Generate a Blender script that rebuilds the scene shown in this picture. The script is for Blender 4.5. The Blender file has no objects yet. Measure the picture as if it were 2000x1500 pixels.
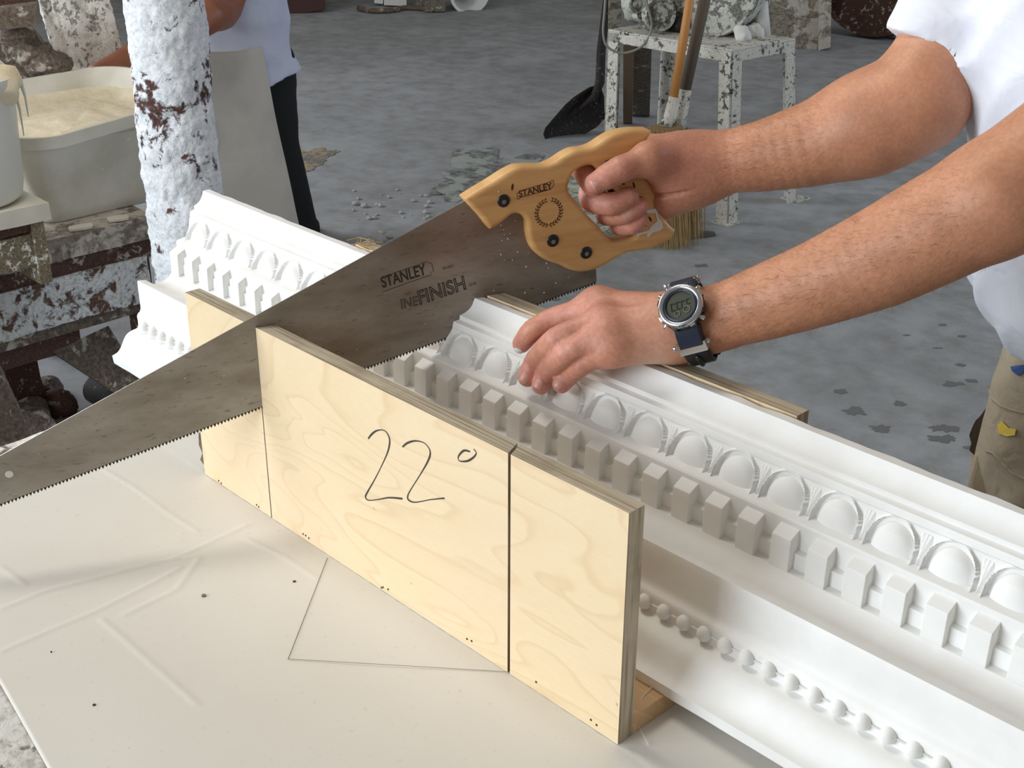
import bpy, math, random
import numpy as np
from mathutils import Vector, Matrix, noise
from math import radians as R, sin, cos, pi

# ------------------------------------------------------------------ camera, world, lights, exposure
S = .22            # one unit of the measured mitre box (its height) in metres
T = .85            # height of the bench top
CAM = np.array([1.0366, -.6474, 1.5736])
RC = np.array([[.6941, .7199, .0036], [.3099, -.2941, -.9041], [-.6498, .6288, -.4273]])   # rows: right, down, forward
F = 2546.6
u_, _, vt_ = np.linalg.svd(RC); RC = u_ @ vt_
sc = bpy.context.scene
cam = bpy.data.cameras.new('camera'); camo = bpy.data.objects.new('camera', cam); sc.collection.objects.link(camo)
M4 = Matrix([[RC[0][0], -RC[1][0], -RC[2][0]], [RC[0][1], -RC[1][1], -RC[2][1]], [RC[0][2], -RC[1][2], -RC[2][2]]]).to_4x4()
M4.translation = Vector(CAM); camo.matrix_world = M4
cam.lens = F / 2000 * 36; cam.sensor_width = 36; cam.clip_start = .02; cam.clip_end = 60
sc.camera = camo
sc.view_settings.view_transform = 'Standard'; sc.view_settings.look = 'None'
sc.view_settings.gamma = 1; sc.view_settings.use_curve_mapping = False
sc.view_settings.exposure = 0.0
world = bpy.data.worlds.new('world'); sc.world = world; world.use_nodes = True
bgn = world.node_tree.nodes['Background']; bgn.inputs[0].default_value = (1, .93, .83, 1); bgn.inputs[1].default_value = .24

def area(name, loc, target, sx, sy, power, col):
    l = bpy.data.lights.new(name, 'AREA'); l.shape = 'RECTANGLE'; l.size = sx; l.size_y = sy; l.energy = power; l.color = col
    o = bpy.data.objects.new(name, l); sc.collection.objects.link(o); o.location = loc
    o.rotation_euler = (Vector(target) - Vector(loc)).to_track_quat('-Z', 'Y').to_euler(); return o
area('doorway_daylight', (-1.35, -3.6, 1.88), (-.2, .2, 1.0), 3.0, 2.3, 184, (.85, .93, 1))
area('skylight', (-.95, -.05, 3.4), (.0, .1, .9), .75, .75, 24, (1, .95, .86))
area('side_opening', (-5.4, -.2, 2.3), (-2.2, 1.9, .3), 2.2, 1.8, 105, (.92, .95, 1))
area('back_blue_fill', (2.6, 7.5, 2.6), (-1.6, 4.4, 0), 2.0, 1.6, 120, (.66, .80, 1))  # added bluish fill lamp, tints the floor at the back right

# ------------------------------------------------------------------ measuring helpers: a sight line meets a real surface
def ray(u, v):
    d = RC.T @ np.array([(u - 1000) / F, (v - 750) / F, 1.]); return d / np.linalg.norm(d)
def Zp(u, v, z): d = ray(u, v); return CAM + d * ((z - CAM[2]) / d[2])
def Xp(u, v, x): d = ray(u, v); return CAM + d * ((x - CAM[0]) / d[0])
def Yp(u, v, y): d = ray(u, v); return CAM + d * ((y - CAM[1]) / d[1])
TH = R(22.6); NV = np.array([cos(TH), -sin(TH), 0]); EV = np.array([sin(TH), cos(TH), 0]); UV = np.array([0, 0, 1.])
def Np(u, v, o=0.):                       # on the saw's plane, o metres towards its left side
    d = ray(u, v); return CAM + d * ((o - NV @ CAM) / (NV @ d))
def Vz(u, v, xy):                         # height where the sight line passes a vertical through xy
    d = ray(u, v); k = ((np.array(xy[:2]) - CAM[:2]) @ d[:2]) / (d[:2] @ d[:2]); return CAM[2] + k * d[2]
def Hp(u, v, D):                          # point at horizontal distance D
    d = ray(u, v); return CAM + d * (D / np.linalg.norm(d[:2]))
def U(x, y, z): return (x * S, y * S, z * S + T)

# ------------------------------------------------------------------ materials
def lin(c):
    return tuple(((x / 255) / 12.92 if x / 255 <= .04045 else ((x / 255 + .055) / 1.055) ** 2.4) for x in c) + (1,)
class NT:
    def __init__(s, name, rough=.7, metal=0., sss=0.):
        s.m = bpy.data.materials.new(name); s.m.use_nodes = True; s.t = s.m.node_tree; s.n = s.t.nodes; s.l = s.t.links
        s.b = s.n['Principled BSDF']; s.b.inputs['Roughness'].default_value = rough; s.b.inputs['Metallic'].default_value = metal
        s.co = s.n.new('ShaderNodeTexCoord').outputs['Object']; s.bump = None
        if sss: s.b.inputs['Subsurface Weight'].default_value = sss; s.b.inputs['Subsurface Scale'].default_value = .01; s.b.inputs['Subsurface Radius'].default_value = (1, .35, .2)
    def mapping(s, sc_=(1, 1, 1), rot=(0, 0, 0), src=None):
        m = s.n.new('ShaderNodeMapping'); m.inputs['Scale'].default_value = sc_; m.inputs['Rotation'].default_value = rot
        s.l.new(src or s.co, m.inputs['Vector']); return m.outputs[0]
    def noise(s, scale, detail=4, rough=.55, co=None, dist=0):
        t = s.n.new('ShaderNodeTexNoise'); t.inputs['Scale'].default_value = scale; t.inputs['Detail'].default_value = detail
        t.inputs['Roughness'].default_value = rough; t.inputs['Distortion'].default_value = dist; s.l.new(co or s.co, t.inputs['Vector']); return t.outputs['Fac']
    def voro(s, scale, co=None):
        t = s.n.new('ShaderNodeTexVoronoi'); t.inputs['Scale'].default_value = scale; s.l.new(co or s.co, t.inputs['Vector']); return t.outputs['Distance']
    def ramp(s, src, stops, interp='LINEAR'):
        r = s.n.new('ShaderNodeValToRGB'); r.color_ramp.interpolation = interp; e = r.color_ramp.elements
        while len(e) < len(stops): e.new(.5)
        for i, (p, c) in enumerate(stops):
            e[i].position = p; e[i].color = c if isinstance(c, tuple) and len(c) == 4 else (lin(c) if isinstance(c, tuple) else (c, c, c, 1))
        s.l.new(src, r.inputs[0]); return r.outputs[0]
    def mix(s, f, a, b, mode='MIX'):
        m = s.n.new('ShaderNodeMix'); m.data_type = 'RGBA'; m.blend_type = mode
        for i, x in ((0, f), (6, a), (7, b)):
            if isinstance(x, (int, float)): m.inputs[i].default_value = x if i == 0 else (x, x, x, 1)
            elif isinstance(x, tuple): m.inputs[i].default_value = x if len(x) == 4 else lin(x)
            else: s.l.new(x, m.inputs[i])
        return m.outputs[2]
    def math(s, op, a, b=0.):
        m = s.n.new('ShaderNodeMath'); m.operation = op
        for i, x in ((0, a), (1, b)):
            if isinstance(x, (int, float)): m.inputs[i].default_value = x
            else: s.l.new(x, m.inputs[i])
        return m.outputs[0]
    def sep(s, src=None):
        m = s.n.new('ShaderNodeSeparateXYZ'); s.l.new(src or s.co, m.inputs[0]); return m.outputs
    def col(s, c):
        if isinstance(c, tuple): s.b.inputs['Base Color'].default_value = c if len(c) == 4 else lin(c)
        else: s.l.new(c, s.b.inputs['Base Color'])
        return s
    def bmp(s, h, strength=.3, dist=.002):
        b = s.n.new('ShaderNodeBump'); b.inputs['Strength'].default_value = strength; b.inputs['Distance'].default_value = dist
        s.l.new(h, b.inputs['Height'])
        if s.bump: s.l.new(s.bump, b.inputs['Normal'])
        s.bump = b.outputs[0]; s.l.new(s.bump, s.b.inputs['Normal']); return s
    def rgh(s, src): s.l.new(src, s.b.inputs['Roughness']); return s

def flat(name, c, rough=.7, metal=0., bump=0, bs=200):
    m = NT(name, rough, metal).col(c)
    if bump: m.bmp(m.noise(bs, 4), bump)
    return m.m
def mk_plaster():
    m = NT('white_plaster', .62); a = m.noise(30, 5); b = m.noise(7, 3)
    c = m.ramp(a, [(.3, (232, 231, 228)), (.7, (240, 240, 238))])
    m.col(m.mix(m.ramp(b, [(.45, 0.), (.75, .35)]), c, (226, 223, 216))); m.bmp(m.noise(400, 3), .08, .001); return m.m
def mk_crust(name, under=(96, 58, 48), cover=.5, scale=38, white=(226, 228, 230), grey=(150, 148, 142), bumpd=.004, band=None):
    m = NT(name, .75); n1 = m.noise(scale, 6, .65, dist=.4); n2 = m.noise(scale * 4, 3); n3 = m.noise(scale * .35, 3)
    k = m.math('ADD', n1, m.math('MULTIPLY', m.math('SUBTRACT', n3, .5), .5))
    if band: k = m.math('SUBTRACT', k, band(m))
    f = m.ramp(k, [(max(0, cover - .035), 0.), (min(1, cover + .03), 1.)])
    w = m.ramp(n2, [(.3, grey), (.55, white)])
    u = m.ramp(n2, [(.3, tuple(int(x * .55) for x in under)), (.7, under)])
    m.col(m.mix(f, u, w)); m.bmp(m.math('ADD', m.math('MULTIPLY', f, .6), n1), .8, bumpd); return m.m
def mk_birch(name='birch_ply_face', base=(236, 214, 176)):
    m = NT(name, .55); co = m.mapping((1.7, 6, 5.6))
    n = m.noise(1.6, 2.5, .45, co, .7)
    r = m.math('FRACT', m.math('MULTIPLY', n, 13))
    line = m.ramp(r, [(0, .0), (.75, .25), (.93, 1.), (1, .1)])
    c = m.mix(m.math('MULTIPLY', line, .55), base, (218, 186, 142))
    c = m.mix(m.ramp(m.noise(4, 3), [(.4, 0.), (.7, .5)]), c, (240, 214, 184))
    fine = m.noise(60, 3, .6, m.mapping((1, 1, 14)))
    c = m.mix(m.ramp(fine, [(.35, .12), (.6, 0.)]), c, (200, 170, 128))
    sp = m.ramp(m.noise(70, 2), [(.74, 0.), (.78, .6)]); c = m.mix(sp, c, (170, 130, 95))
    m.col(c).bmp(fine, .05); return m.m
def mk_edge(name='ply_edge', axis=1, layers=70, a=(186, 172, 148), b=(128, 112, 92)):
    m = NT(name, .8); sc_ = [9, 9, 9]; sc_[axis] = layers * 6
    n = m.noise(1, 4, .6, m.mapping(tuple(sc_)))
    c = m.ramp(n, [(.3, b), (.52, a), (.75, (200, 190, 170))])
    g = m.noise(14, 4); c = m.mix(m.ramp(g, [(.5, 0.), (.72, .6)]), c, (112, 94, 74))
    m.col(c).bmp(n, .4, .001); return m.m
def mk_steel():
    m = NT('saw_steel', .36, .80)
    n = m.noise(5, 5, .6, m.mapping((1, 2.6, 1))); s = m.noise(190, 4, .75, m.mapping((.35, 1.2, 1)))
    x = m.sep()[0]
    c = m.ramp(m.math('ADD', n, m.math('MULTIPLY', x, -.35)), [(.3, (122, 111, 99)), (.62, (172, 168, 160))])  # darker towards the heel: reflection of the dark interior put into the colour
    c = m.mix(m.ramp(s, [(.58, 0.), (.68, .5)]), c, (84, 70, 54))
    c = m.mix(m.ramp(m.noise(240, 2), [(.73, 0.), (.76, .8)]), c, (200, 196, 188))
    m.col(c); m.rgh(m.ramp(n, [(.3, .33), (.7, .5)])); m.bmp(s, .06, .0005); return m.m
def mk_handle():
    m = NT('beech_handle', .42); g = m.noise(9, 4, .6, m.mapping((1, 7, 1), (0, 0, -.35)), .3)
    m.col(m.ramp(g, [(.3, (198, 148, 92)), (.6, (222, 176, 116)), (.8, (208, 158, 100))]))
    m.bmp(g, .05); return m.m
def mk_skin(name, tan, pink, dark):
    m = NT(name, .5, 0, .12); at = m.n.new('ShaderNodeVertexColor'); at.layer_name = 'tint'
    sp = m.n.new('ShaderNodeSeparateColor'); m.l.new(at.outputs[0], sp.inputs[0])
    n = m.noise(28, 5, .6); f = m.noise(260, 3)
    c = m.mix(sp.outputs[0], tan, pink)
    c = m.mix(m.ramp(n, [(.35, .35), (.65, 0.)]), c, dark)
    c = m.mix(m.ramp(f, [(.42, .22), (.6, 0.)]), c, dark)
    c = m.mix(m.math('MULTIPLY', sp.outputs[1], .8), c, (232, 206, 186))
    m.col(c); m.bmp(f, .22, .0006); m.bmp(m.voro(330), .12, .0004); m.bmp(n, .25, .0015); return m.m
def mk_cloth(name, c, stain=None, b=.4, scale=6):
    m = NT(name, .9); n = m.noise(scale, 4, .5)
    m.col(m.mix(m.ramp(n, [(.45, 0.), (.72, .5)]), c, stain) if stain else c)
    m.bmp(m.noise(scale * 2.2, 3, .5, dist=.8), b, .012); m.bmp(m.noise(900, 2), .2, .0004); return m.m
def mk_floor():
    m = NT('dusty_concrete', .75); a = m.noise(.9, 5, .6); b = m.noise(9, 6, .65); f = m.noise(70, 4)
    c = m.ramp(a, [(.35, (144, 148, 151)), (.65, (168, 172, 177))])
    c = m.mix(m.ramp(b, [(.36, .55), (.60, 0.)]), c, (120, 118, 112)); c = m.mix(m.ramp(m.noise(2.3, 5, .6), [(.52, 0.), (.72, .5)]), c, (184, 188, 190))
    c = m.mix(m.ramp(f, [(.66, 0.), (.74, .5)]), c, (190, 192, 192))
    m.col(c); m.bmp(b, .2, .004); m.bmp(f, .2, .002); return m.m
def mk_board():
    m = NT('cardboard_cover', .8); n = m.noise(3, 5, .5); f = m.noise(160, 4)
    c = m.ramp(n, [(.35, (216, 211, 202)), (.65, (224, 220, 212))])
    c = m.mix(m.ramp(f, [(.64, 0.), (.72, .3)]), c, (186, 178, 166)); m.col(c); m.bmp(f, .06, .0008); return m.m
MAT = dict(
    plaster=mk_plaster(), birch=mk_birch(), edge=mk_edge('ply_edge', 1), edgev=mk_edge('ply_edge_end', 1, 50), base_ply=mk_birch('base_ply', (196, 160, 118)),
    steel=mk_steel(), handle=mk_handle(), floor=mk_floor(), card=mk_board(),
    tooth=flat('tooth_steel', (70, 62, 54), .35, .8), black=flat('black_plastic', (26, 26, 30), .35), ink=flat('marker_ink', (56, 50, 48), .6),
    print=flat('etched_print', (38, 32, 28), .6), burn=flat('burnt_mark', (72, 44, 26), .8), pencil=flat('pencil', (120, 114, 108), .8),
    silver=flat('worn_silver', (200, 202, 206), .22, 1.), darkglass=flat('watch_dial', (76, 78, 66), .15), navy=flat('dark_resin', (34, 42, 62), .3), rubber=flat('strap_rubber', (24, 24, 28), .5),
    skin=mk_skin('tanned_skin', (204, 144, 110), (222, 154, 142), (146, 94, 68)), skin2=mk_skin('dark_tanned_skin', (156, 96, 68), (160, 100, 76), (110, 62, 44)),
    nail=flat('nail', (212, 160, 146), .35), hair=flat('arm_hair', (150, 112, 74), .7), shirt=mk_cloth('white_tee', (226, 230, 240), (196, 200, 210), .35, 7),
    trouser=mk_cloth('khaki_work_trousers', (172, 160, 138), (116, 100, 76), .7, 9), blacktrouser=mk_cloth('black_trousers', (20, 22, 26), None, .4, 9),
    apron=mk_cloth('grey_vinyl_apron', (206, 200, 190), (164, 156, 144), .3, 5), blue=flat('blue_label', (42, 74, 130), .7), ywl=flat('yellow_paint', (214, 186, 70), .7),
    crustw=mk_crust('plaster_crusted_wood', (112, 76, 58), .43, 30, (206, 208, 208), (160, 160, 158), .010), crusts=mk_crust('plaster_splashed_steel', (104, 104, 98), .40, 55, (216, 214, 204), (176, 172, 158)),
    crustpost=mk_crust('plaster_crusted_post', (104, 60, 50), .34, 30, (238, 240, 243), (206, 210, 216), .007, band=lambda m: m.math('MULTIPLY', m.ramp(m.sep()[2], [(.02, 0.), (.052, 1.), (.10, .9), (.135, 0.)]) if False else m.ramp(m.math('SUBTRACT', m.sep()[2], .78), [(.03, 0.), (.10, 1.), (.19, .8), (.26, 0.)]), .125)),
    greywood=mk_crust('dusty_grey_wood', (120, 104, 90), .60, 26, (176, 168, 156), (150, 140, 128), .002), brown=mk_crust('dark_brown_wood', (96, 62, 48), .60, 40, (176, 168, 158), (130, 118, 106), .002),
    benchtop=mk_crust('dusty_bench_top', (150, 138, 124), .5, 14, (184, 176, 164), (160, 150, 138), .003),
    tub=None, cream=None, wstick=flat('orange_varnished_stick', (196, 136, 72), .5, 0, .1, 40), dstick=flat('weathered_stick', (104, 92, 80), .8, 0, .3, 60),
    splash=mk_crust('spattered_panel', (150, 138, 112), .62, 60, (236, 234, 228), (200, 196, 184), .001), bucket=flat('bucket_plastic', (222, 222, 214), .35, 0, .05, 30),
    sack=mk_crust('crusted_sack', (206, 200, 186), .42, 50, (240, 236, 228), (222, 216, 204), .006), shirt2=mk_cloth('bluish_tee', (206, 212, 232), (176, 184, 210), .4, 6),
    planka=mk_crust('pale_timber', (158, 148, 130), .52, 14, (182, 176, 164), (166, 158, 144), .002), plankb=flat('brown_timber', (126, 104, 80), .8, 0, .3, 40), plankc=mk_crust('grey_timber', (128, 118, 104), .62, 24, (168, 160, 148), (148, 138, 126), .002),
    greytile=flat('grey_tile', (92, 90, 86), .8, 0, .2, 60), cable=flat('grey_cable', (140, 140, 132), .6), spill2=mk_crust('green_dried_spill', (160, 166, 152), .5, 12, (188, 194, 178), (166, 174, 156), .004), greywood2=flat('dry_plaster_crumb', (176, 178, 176), .85, 0, .3, 90),
    pocket=flat('dark_frayed_cloth', (70, 62, 52), .95, 0, .8, 120), straw=flat('straw', (176, 150, 104), .9), dirtyblack=mk_crust('dirty_black_steel', (46, 40, 38), .66, 90, (150, 146, 140), (96, 90, 84), .001),
    darkwall=flat('dark_wall', (52, 48, 46), .9, 0, .4, 8), redbox=flat('dark_maroon', (72, 44, 40), .8, 0, .2, 30), white=flat('chalky_white', (222, 222, 218), .75, 0, .2, 90),
    stain=flat('damp_spot', (110, 112, 112), .8), spill=mk_crust('dried_spill', (146, 150, 148), .5, 9, (164, 170, 164), (152, 158, 154), .002), sawdust=mk_crust('sawdust', (150, 146, 138), .5, 20, (164, 146, 116), (150, 136, 112), .001),
    greycon=mk_crust('grey_caked_drum', (140, 140, 130), .47, 34, (196, 198, 190), (164, 164, 154)))
def mk_tub():
    m = NT('translucent_tub', .42); n = m.noise(7, 4); f = m.noise(60, 4)
    c = m.ramp(n, [(.35, (202, 196, 180)), (.65, (222, 218, 206))]); c = m.mix(m.ramp(f, [(.64, 0.), (.72, .7)]), c, (226, 224, 216))
    m.col(c); m.bmp(n, .1); return m.m
MAT['tub'] = mk_tub()
def mk_cream():
    m = NT('wet_plaster', .55); n = m.noise(26, 5); m.col(m.ramp(n, [(.35, (232, 216, 184)), (.65, (240, 228, 200))])); m.bmp(m.noise(40, 5), .6, .006); return m.m
MAT['cream'] = mk_cream()

# ------------------------------------------------------------------ object helpers
C = sc.collection
def tag(o, label=None, cat=None, group=None, kind=None):
    if label: o['label'] = label
    if cat: o['category'] = cat
    if group: o['group'] = group
    if kind: o['kind'] = kind
    return o
def thing(name, loc, label, cat, group=None, mat=None):
    o = bpy.data.objects.new(name, None); C.objects.link(o); o.empty_display_size = .05
    if mat is not None: o.matrix_world = mat
    else: o.location = loc
    bpy.context.view_layer.update()
    return tag(o, label, cat, group)
def mesh(name, v, f, mats, smooth=False, mi=None):
    me = bpy.data.meshes.new(name); me.from_pydata([tuple(map(float, p)) for p in v], [], [tuple(map(int, q)) for q in f])
    if not isinstance(mats, (list, tuple)): mats = [mats]
    for m in mats: me.materials.append(m)
    if mi is not None: me.polygons.foreach_set('material_index', mi)
    if smooth: me.polygons.foreach_set('use_smooth', [True] * len(me.polygons))
    me.update(); return me
def put(name, me, parent=None, world=True):
    """world=True: mesh given in world metres, re-expressed about its own middle and hung on its parent"""
    o = bpy.data.objects.new(name, me); C.objects.link(o)
    if parent is not None:
        o.parent = parent
        if world: o.matrix_parent_inverse = parent.matrix_world.inverted()
    return o
class G:                                   # gathers simple shapes into one mesh
    def __init__(s): s.v = []; s.f = []; s.m = []
    def add(s, v, f, m=0):
        k = len(s.v); s.v += [tuple(p) for p in v]; s.f += [tuple(i + k for i in q) for q in f]; s.m += [m] * len(f); return s
    def box(s, lo, hi, m=0, mt=None):
        (a, b, c), (d, e, g) = lo, hi
        return s.add([(a, b, c), (d, b, c), (d, e, c), (a, e, c), (a, b, g), (d, b, g), (d, e, g), (a, e, g)], [(0, 3, 2, 1), (4, 5, 6, 7), (0, 1, 5, 4), (1, 2, 6, 5), (2, 3, 7, 6), (3, 0, 4, 7)], m)
    def obox(s, p, ax, ay, az, m=0):       # box from corner p along three edge vectors
        p, ax, ay, az = map(np.array, (p, ax, ay, az)); q = [p, p + ax, p + ax + ay, p + ay]
        q += [x + az for x in q]; return s.add(q, [(0, 3, 2, 1), (4, 5, 6, 7), (0, 1, 5, 4), (1, 2, 6, 5), (2, 3, 7, 6), (3, 0, 4, 7)], m)
    def beam(s, a, b, w, h, m=0, side=None):
        a, b = np.array(a, float), np.array(b, float); d = b - a; d /= np.linalg.norm(d)
        x = np.array(side, float) if side is not None else (np.cross(d, [0, 0, 1]) if abs(d[2]) < .9 else np.cross(d, [0, 1, 0]))
        x -= d * (x @ d); x /= np.linalg.norm(x); y = np.cross(x, d)
        return s.obox(a - x * w / 2 - y * h / 2, x * w, b - a, y * h, m)
    def tube(s, pts, rad, n=12, m=0, cap=True, flat_=1.):
        pts = [np.array(p, float) for p in pts]; k = len(pts)
        if not hasattr(rad, '__len__'): rad = [rad] * k
        ref = None; rings = []
        for i, p in enumerate(pts):
            d = pts[min(i + 1, k - 1)] - pts[max(i - 1, 0)]; d /= np.linalg.norm(d)
            if ref is None: ref = np.cross(d, [0, 0, 1]) if abs(d[2]) < .9 else np.cross(d, [1, 0, 0])
            ref = ref - d * (ref @ d); ref /= np.linalg.norm(ref); o = np.cross(d, ref)
            rings.append([p + rad[i] * (cos(a) * ref + flat_ * sin(a) * o) for a in [2 * pi * j / n for j in range(n)]])
        v = [q for r_ in rings for q in r_]; f = [(i * n + j, i * n + (j + 1) % n, (i + 1) * n + (j + 1) % n, (i + 1) * n + j) for i in range(k - 1) for j in range(n)]
        if cap: f += [tuple(range(n))[::-1], tuple((k - 1) * n + j for j in range(n))]
        return s.add(v, f, m)
    def lathe(s, c, prof, n=32, m=0, ax=(0, 0, 1)):
        ax = np.array(ax, float); ax /= np.linalg.norm(ax); x = np.cross(ax, [0, 1, 0] if abs(ax[1]) < .9 else [1, 0, 0]); x /= np.linalg.norm(x); y = np.cross(ax, x)
        v = [np.array(c) + ax * h + r_ * (cos(2 * pi * j / n) * x + sin(2 * pi * j / n) * y) for r_, h in prof for j in range(n)]; k = len(prof)
        f = [(i * n + j, i * n + (j + 1) % n, (i + 1) * n + (j + 1) % n, (i + 1) * n + j) for i in range(k - 1) for j in range(n)]
        return s.add(v, f, m)
    def prism(s, poly, ext, m=0):          # polygon (3-D points) swept by ext
        e = np.array(ext, float); k = len(poly); v = [np.array(p, float) for p in poly] + [np.array(p, float) + e for p in poly]
        return s.add(v, [tuple(range(k))[::-1], tuple(range(k, 2 * k))] + [(i, (i + 1) % k, (i + 1) % k + k, i + k) for i in range(k)], m)
    def ball(s, c, r_, n=12, m=0, ax=None):
        c = np.array(c, float); r_ = np.array(r_ if hasattr(r_, '__len__') else (r_,) * 3); A = np.eye(3) if ax is None else np.array(ax)
        v = []; k = n // 2
        for i in range(k + 1):
            for j in range(n):
                t = pi * i / k; a = 2 * pi * j / n; v.append(c + A.T @ (r_ * np.array([sin(t) * cos(a), sin(t) * sin(a), cos(t)])))
        f = [(i * n + j, i * n + (j + 1) % n, (i + 1) * n + (j + 1) % n, (i + 1) * n + j) for i in range(k) for j in range(n)]
        return s.add(v, f, m)
    def me(s, name, mats, smooth=False): 
        return mesh(name, s.v, s.f, mats, smooth, s.m)
    def put(s, name, mats, parent=None, smooth=False): return put(name, s.me(name, mats, smooth), parent)
def bevel(o, w=.002, seg=2, ang=40):
    b = o.modifiers.new('bevel', 'BEVEL'); b.width = w; b.segments = seg; b.limit_method = 'ANGLE'; b.angle_limit = R(ang); return o
def autosmooth(me, ang=40):
    me.polygons.foreach_set('use_smooth', [True] * len(me.polygons)); me.set_sharp_from_angle(angle=R(ang)); return me
def rough_up(me, amp, scale, seed=0.):     # knocks a mesh about with real relief
    n = len(me.vertices); me.update()
    nor = [v.normal.copy() for v in me.vertices]
    for v, nn in zip(me.vertices, nor):
        v.co += nn * amp * noise.fractal(v.co * scale + Vector((seed, seed, 0)), 1.0, 2.0, 4)
    me.update()
def text_mesh(s, size, fill=True, line=0., shear=0., xs=1., bold=0.):
    cu = bpy.data.curves.new('lettering', 'FONT'); cu.body = s; cu.size = size; cu.shear = shear; cu.align_x = 'LEFT'
    if fill: cu.extrude = .00008; cu.offset = bold
    else: cu.fill_mode = 'NONE'; cu.bevel_depth = line; cu.bevel_resolution = 0
    o = bpy.data.objects.new('tmp', cu); C.objects.link(o); dg = bpy.context.evaluated_depsgraph_get()
    me = bpy.data.meshes.new_from_object(o.evaluated_get(dg)); bpy.data.objects.remove(o)
    co = np.empty(len(me.vertices) * 3); me.vertices.foreach_get('co', co); co = co.reshape(-1, 3); co[:, 0] *= xs
    co[:, 0] -= co[:, 0].min(); me.vertices.foreach_set('co', co.ravel()); me.update(); me.materials.clear(); return me, co[:, 0].max()

# ------------------------------------------------------------------ signed-distance bodies -> one continuous skin
def rcone(a, b, ra, rb):
    a, b = np.array(a, float), np.array(b, float); ba = b - a; L2 = ba @ ba
    def f(P):
        q = P - a; t = np.clip(q @ ba / L2, 0, 1); return np.linalg.norm(q - t[:, None] * ba, axis=1) - (ra + (rb - ra) * t)
    return f
def ell(c, r_, A=None):
    c = np.array(c, float); r_ = np.array(r_, float); A = np.eye(3) if A is None else np.array(A)
    def f(P):
        q = (P - c) @ A.T; k0 = np.linalg.norm(q / r_, axis=1); k1 = np.linalg.norm(q / r_ ** 2, axis=1) + 1e-9; return k0 * (k0 - 1) / k1
    return f
def smin(a, b, k):
    h = np.maximum(k - np.abs(a - b), 0) / k; return np.minimum(a, b) - h * h * k * .25
def blend(fs, k):
    def f(P):
        d = fs[0](P)
        for g in fs[1:]: d = smin(d, g(P), k)
        return d
    return f
def chain(pts, rad, k=.004, n=4):          # smooth tapering limb through the joints
    if len(pts) < 3: return rcone(pts[0], pts[1], rad[0], rad[1])
    A = [np.append(np.array(p, float), r_) for p, r_ in zip(pts, rad)]; out = []
    for i in range(len(A) - 1):
        a, b, c, d = A[max(i - 1, 0)], A[i], A[i + 1], A[min(i + 2, len(A) - 1)]
        for j in range(n):
            t = j / n; out.append(b * (1 - t) + c * t + .62 * (.5 * ((2 * b) + (-a + c) * t + (2 * a - 5 * b + 4 * c - d) * t * t + (-a + 3 * b - 3 * c + d) * t ** 3) - (b * (1 - t) + c * t)))
    out.append(A[-1]); fs = [rcone(out[i][:3], out[i + 1][:3], out[i][3], out[i + 1][3]) for i in range(len(out) - 1)]
    def f(P):
        d = fs[0](P)
        for g in fs[1:]: d = np.minimum(d, g(P))
        return d
    return f
def nets(f, lo, hi, h):
    B = 4; lo = np.array(lo, float); nb = np.ceil((np.array(hi) - lo) / (h * B)).astype(int)
    gi = np.stack(np.meshgrid(*[np.arange(n) for n in nb], indexing='ij'), -1).reshape(-1, 3)
    cc = lo + (gi + .5) * B * h; fc = f(cc); act = np.abs(fc) < B * h * 1.25
    V = np.repeat(np.repeat(np.repeat(fc.reshape(nb), B, 0), B, 1), B, 2).astype(np.float32)
    off = np.stack(np.meshgrid(*[np.arange(B)] * 3, indexing='ij'), -1).reshape(-1, 3)
    ga = gi[act]; idx = (ga[:, None, :] * B + off[None]).reshape(-1, 3)
    for s0 in range(0, len(idx), 400000):
        ii = idx[s0:s0 + 400000]; V[ii[:, 0], ii[:, 1], ii[:, 2]] = f(lo + ii * h)
    s = V < 0; n = np.array(V.shape) - 1
    cnt = sum(s[a:a + n[0], b:b + n[1], c:c + n[2]].astype(np.int8) for a in (0, 1) for b in (0, 1) for c in (0, 1))
    cell = np.argwhere((cnt > 0) & (cnt < 8)); ID = -np.ones(n, np.int64); ID[tuple(cell.T)] = np.arange(len(cell))
    acc = np.zeros((len(cell), 3)); w = np.zeros(len(cell)); cor = [(a, b, c) for a in (0, 1) for b in (0, 1) for c in (0, 1)]
    for i in cor:
        for ax in range(3):
            if i[ax]: continue
            j = list(i); j[ax] = 1
            p, q = cell + i, cell + j; va, vb = V[tuple(p.T)], V[tuple(q.T)]; m = (va < 0) != (vb < 0)
            t = va[m] / (va[m] - vb[m]); acc[m] += np.array(i) + t[:, None] * (np.array(j) - np.array(i)); w[m] += 1
    P = lo + (cell + acc / w[:, None]) * h; faces = []
    for ax in range(3):
        b, c = (ax + 1) % 3, (ax + 2) % 3; sl = [slice(1, -1)] * 3; sl[ax] = slice(0, -1)
        A = s[tuple(sl)]; sl2 = list(sl); sl2[ax] = slice(1, None); Bm = s[tuple(sl2)]
        for inside, m in ((True, A & ~Bm), (False, ~A & Bm)):
            e = np.argwhere(m) + [0 if k == ax else 1 for k in range(3)]
            eb = np.eye(3, dtype=int)[b]; ec = np.eye(3, dtype=int)[c]
            q = np.stack([ID[tuple((e - eb - ec).T)], ID[tuple((e - ec).T)], ID[tuple(e.T)], ID[tuple((e - eb).T)]], 1)
            faces.append(q if inside else q[:, ::-1])
    Fq = np.concatenate(faces); Fq = Fq[(Fq >= 0).all(1)]; return P, Fq
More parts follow.
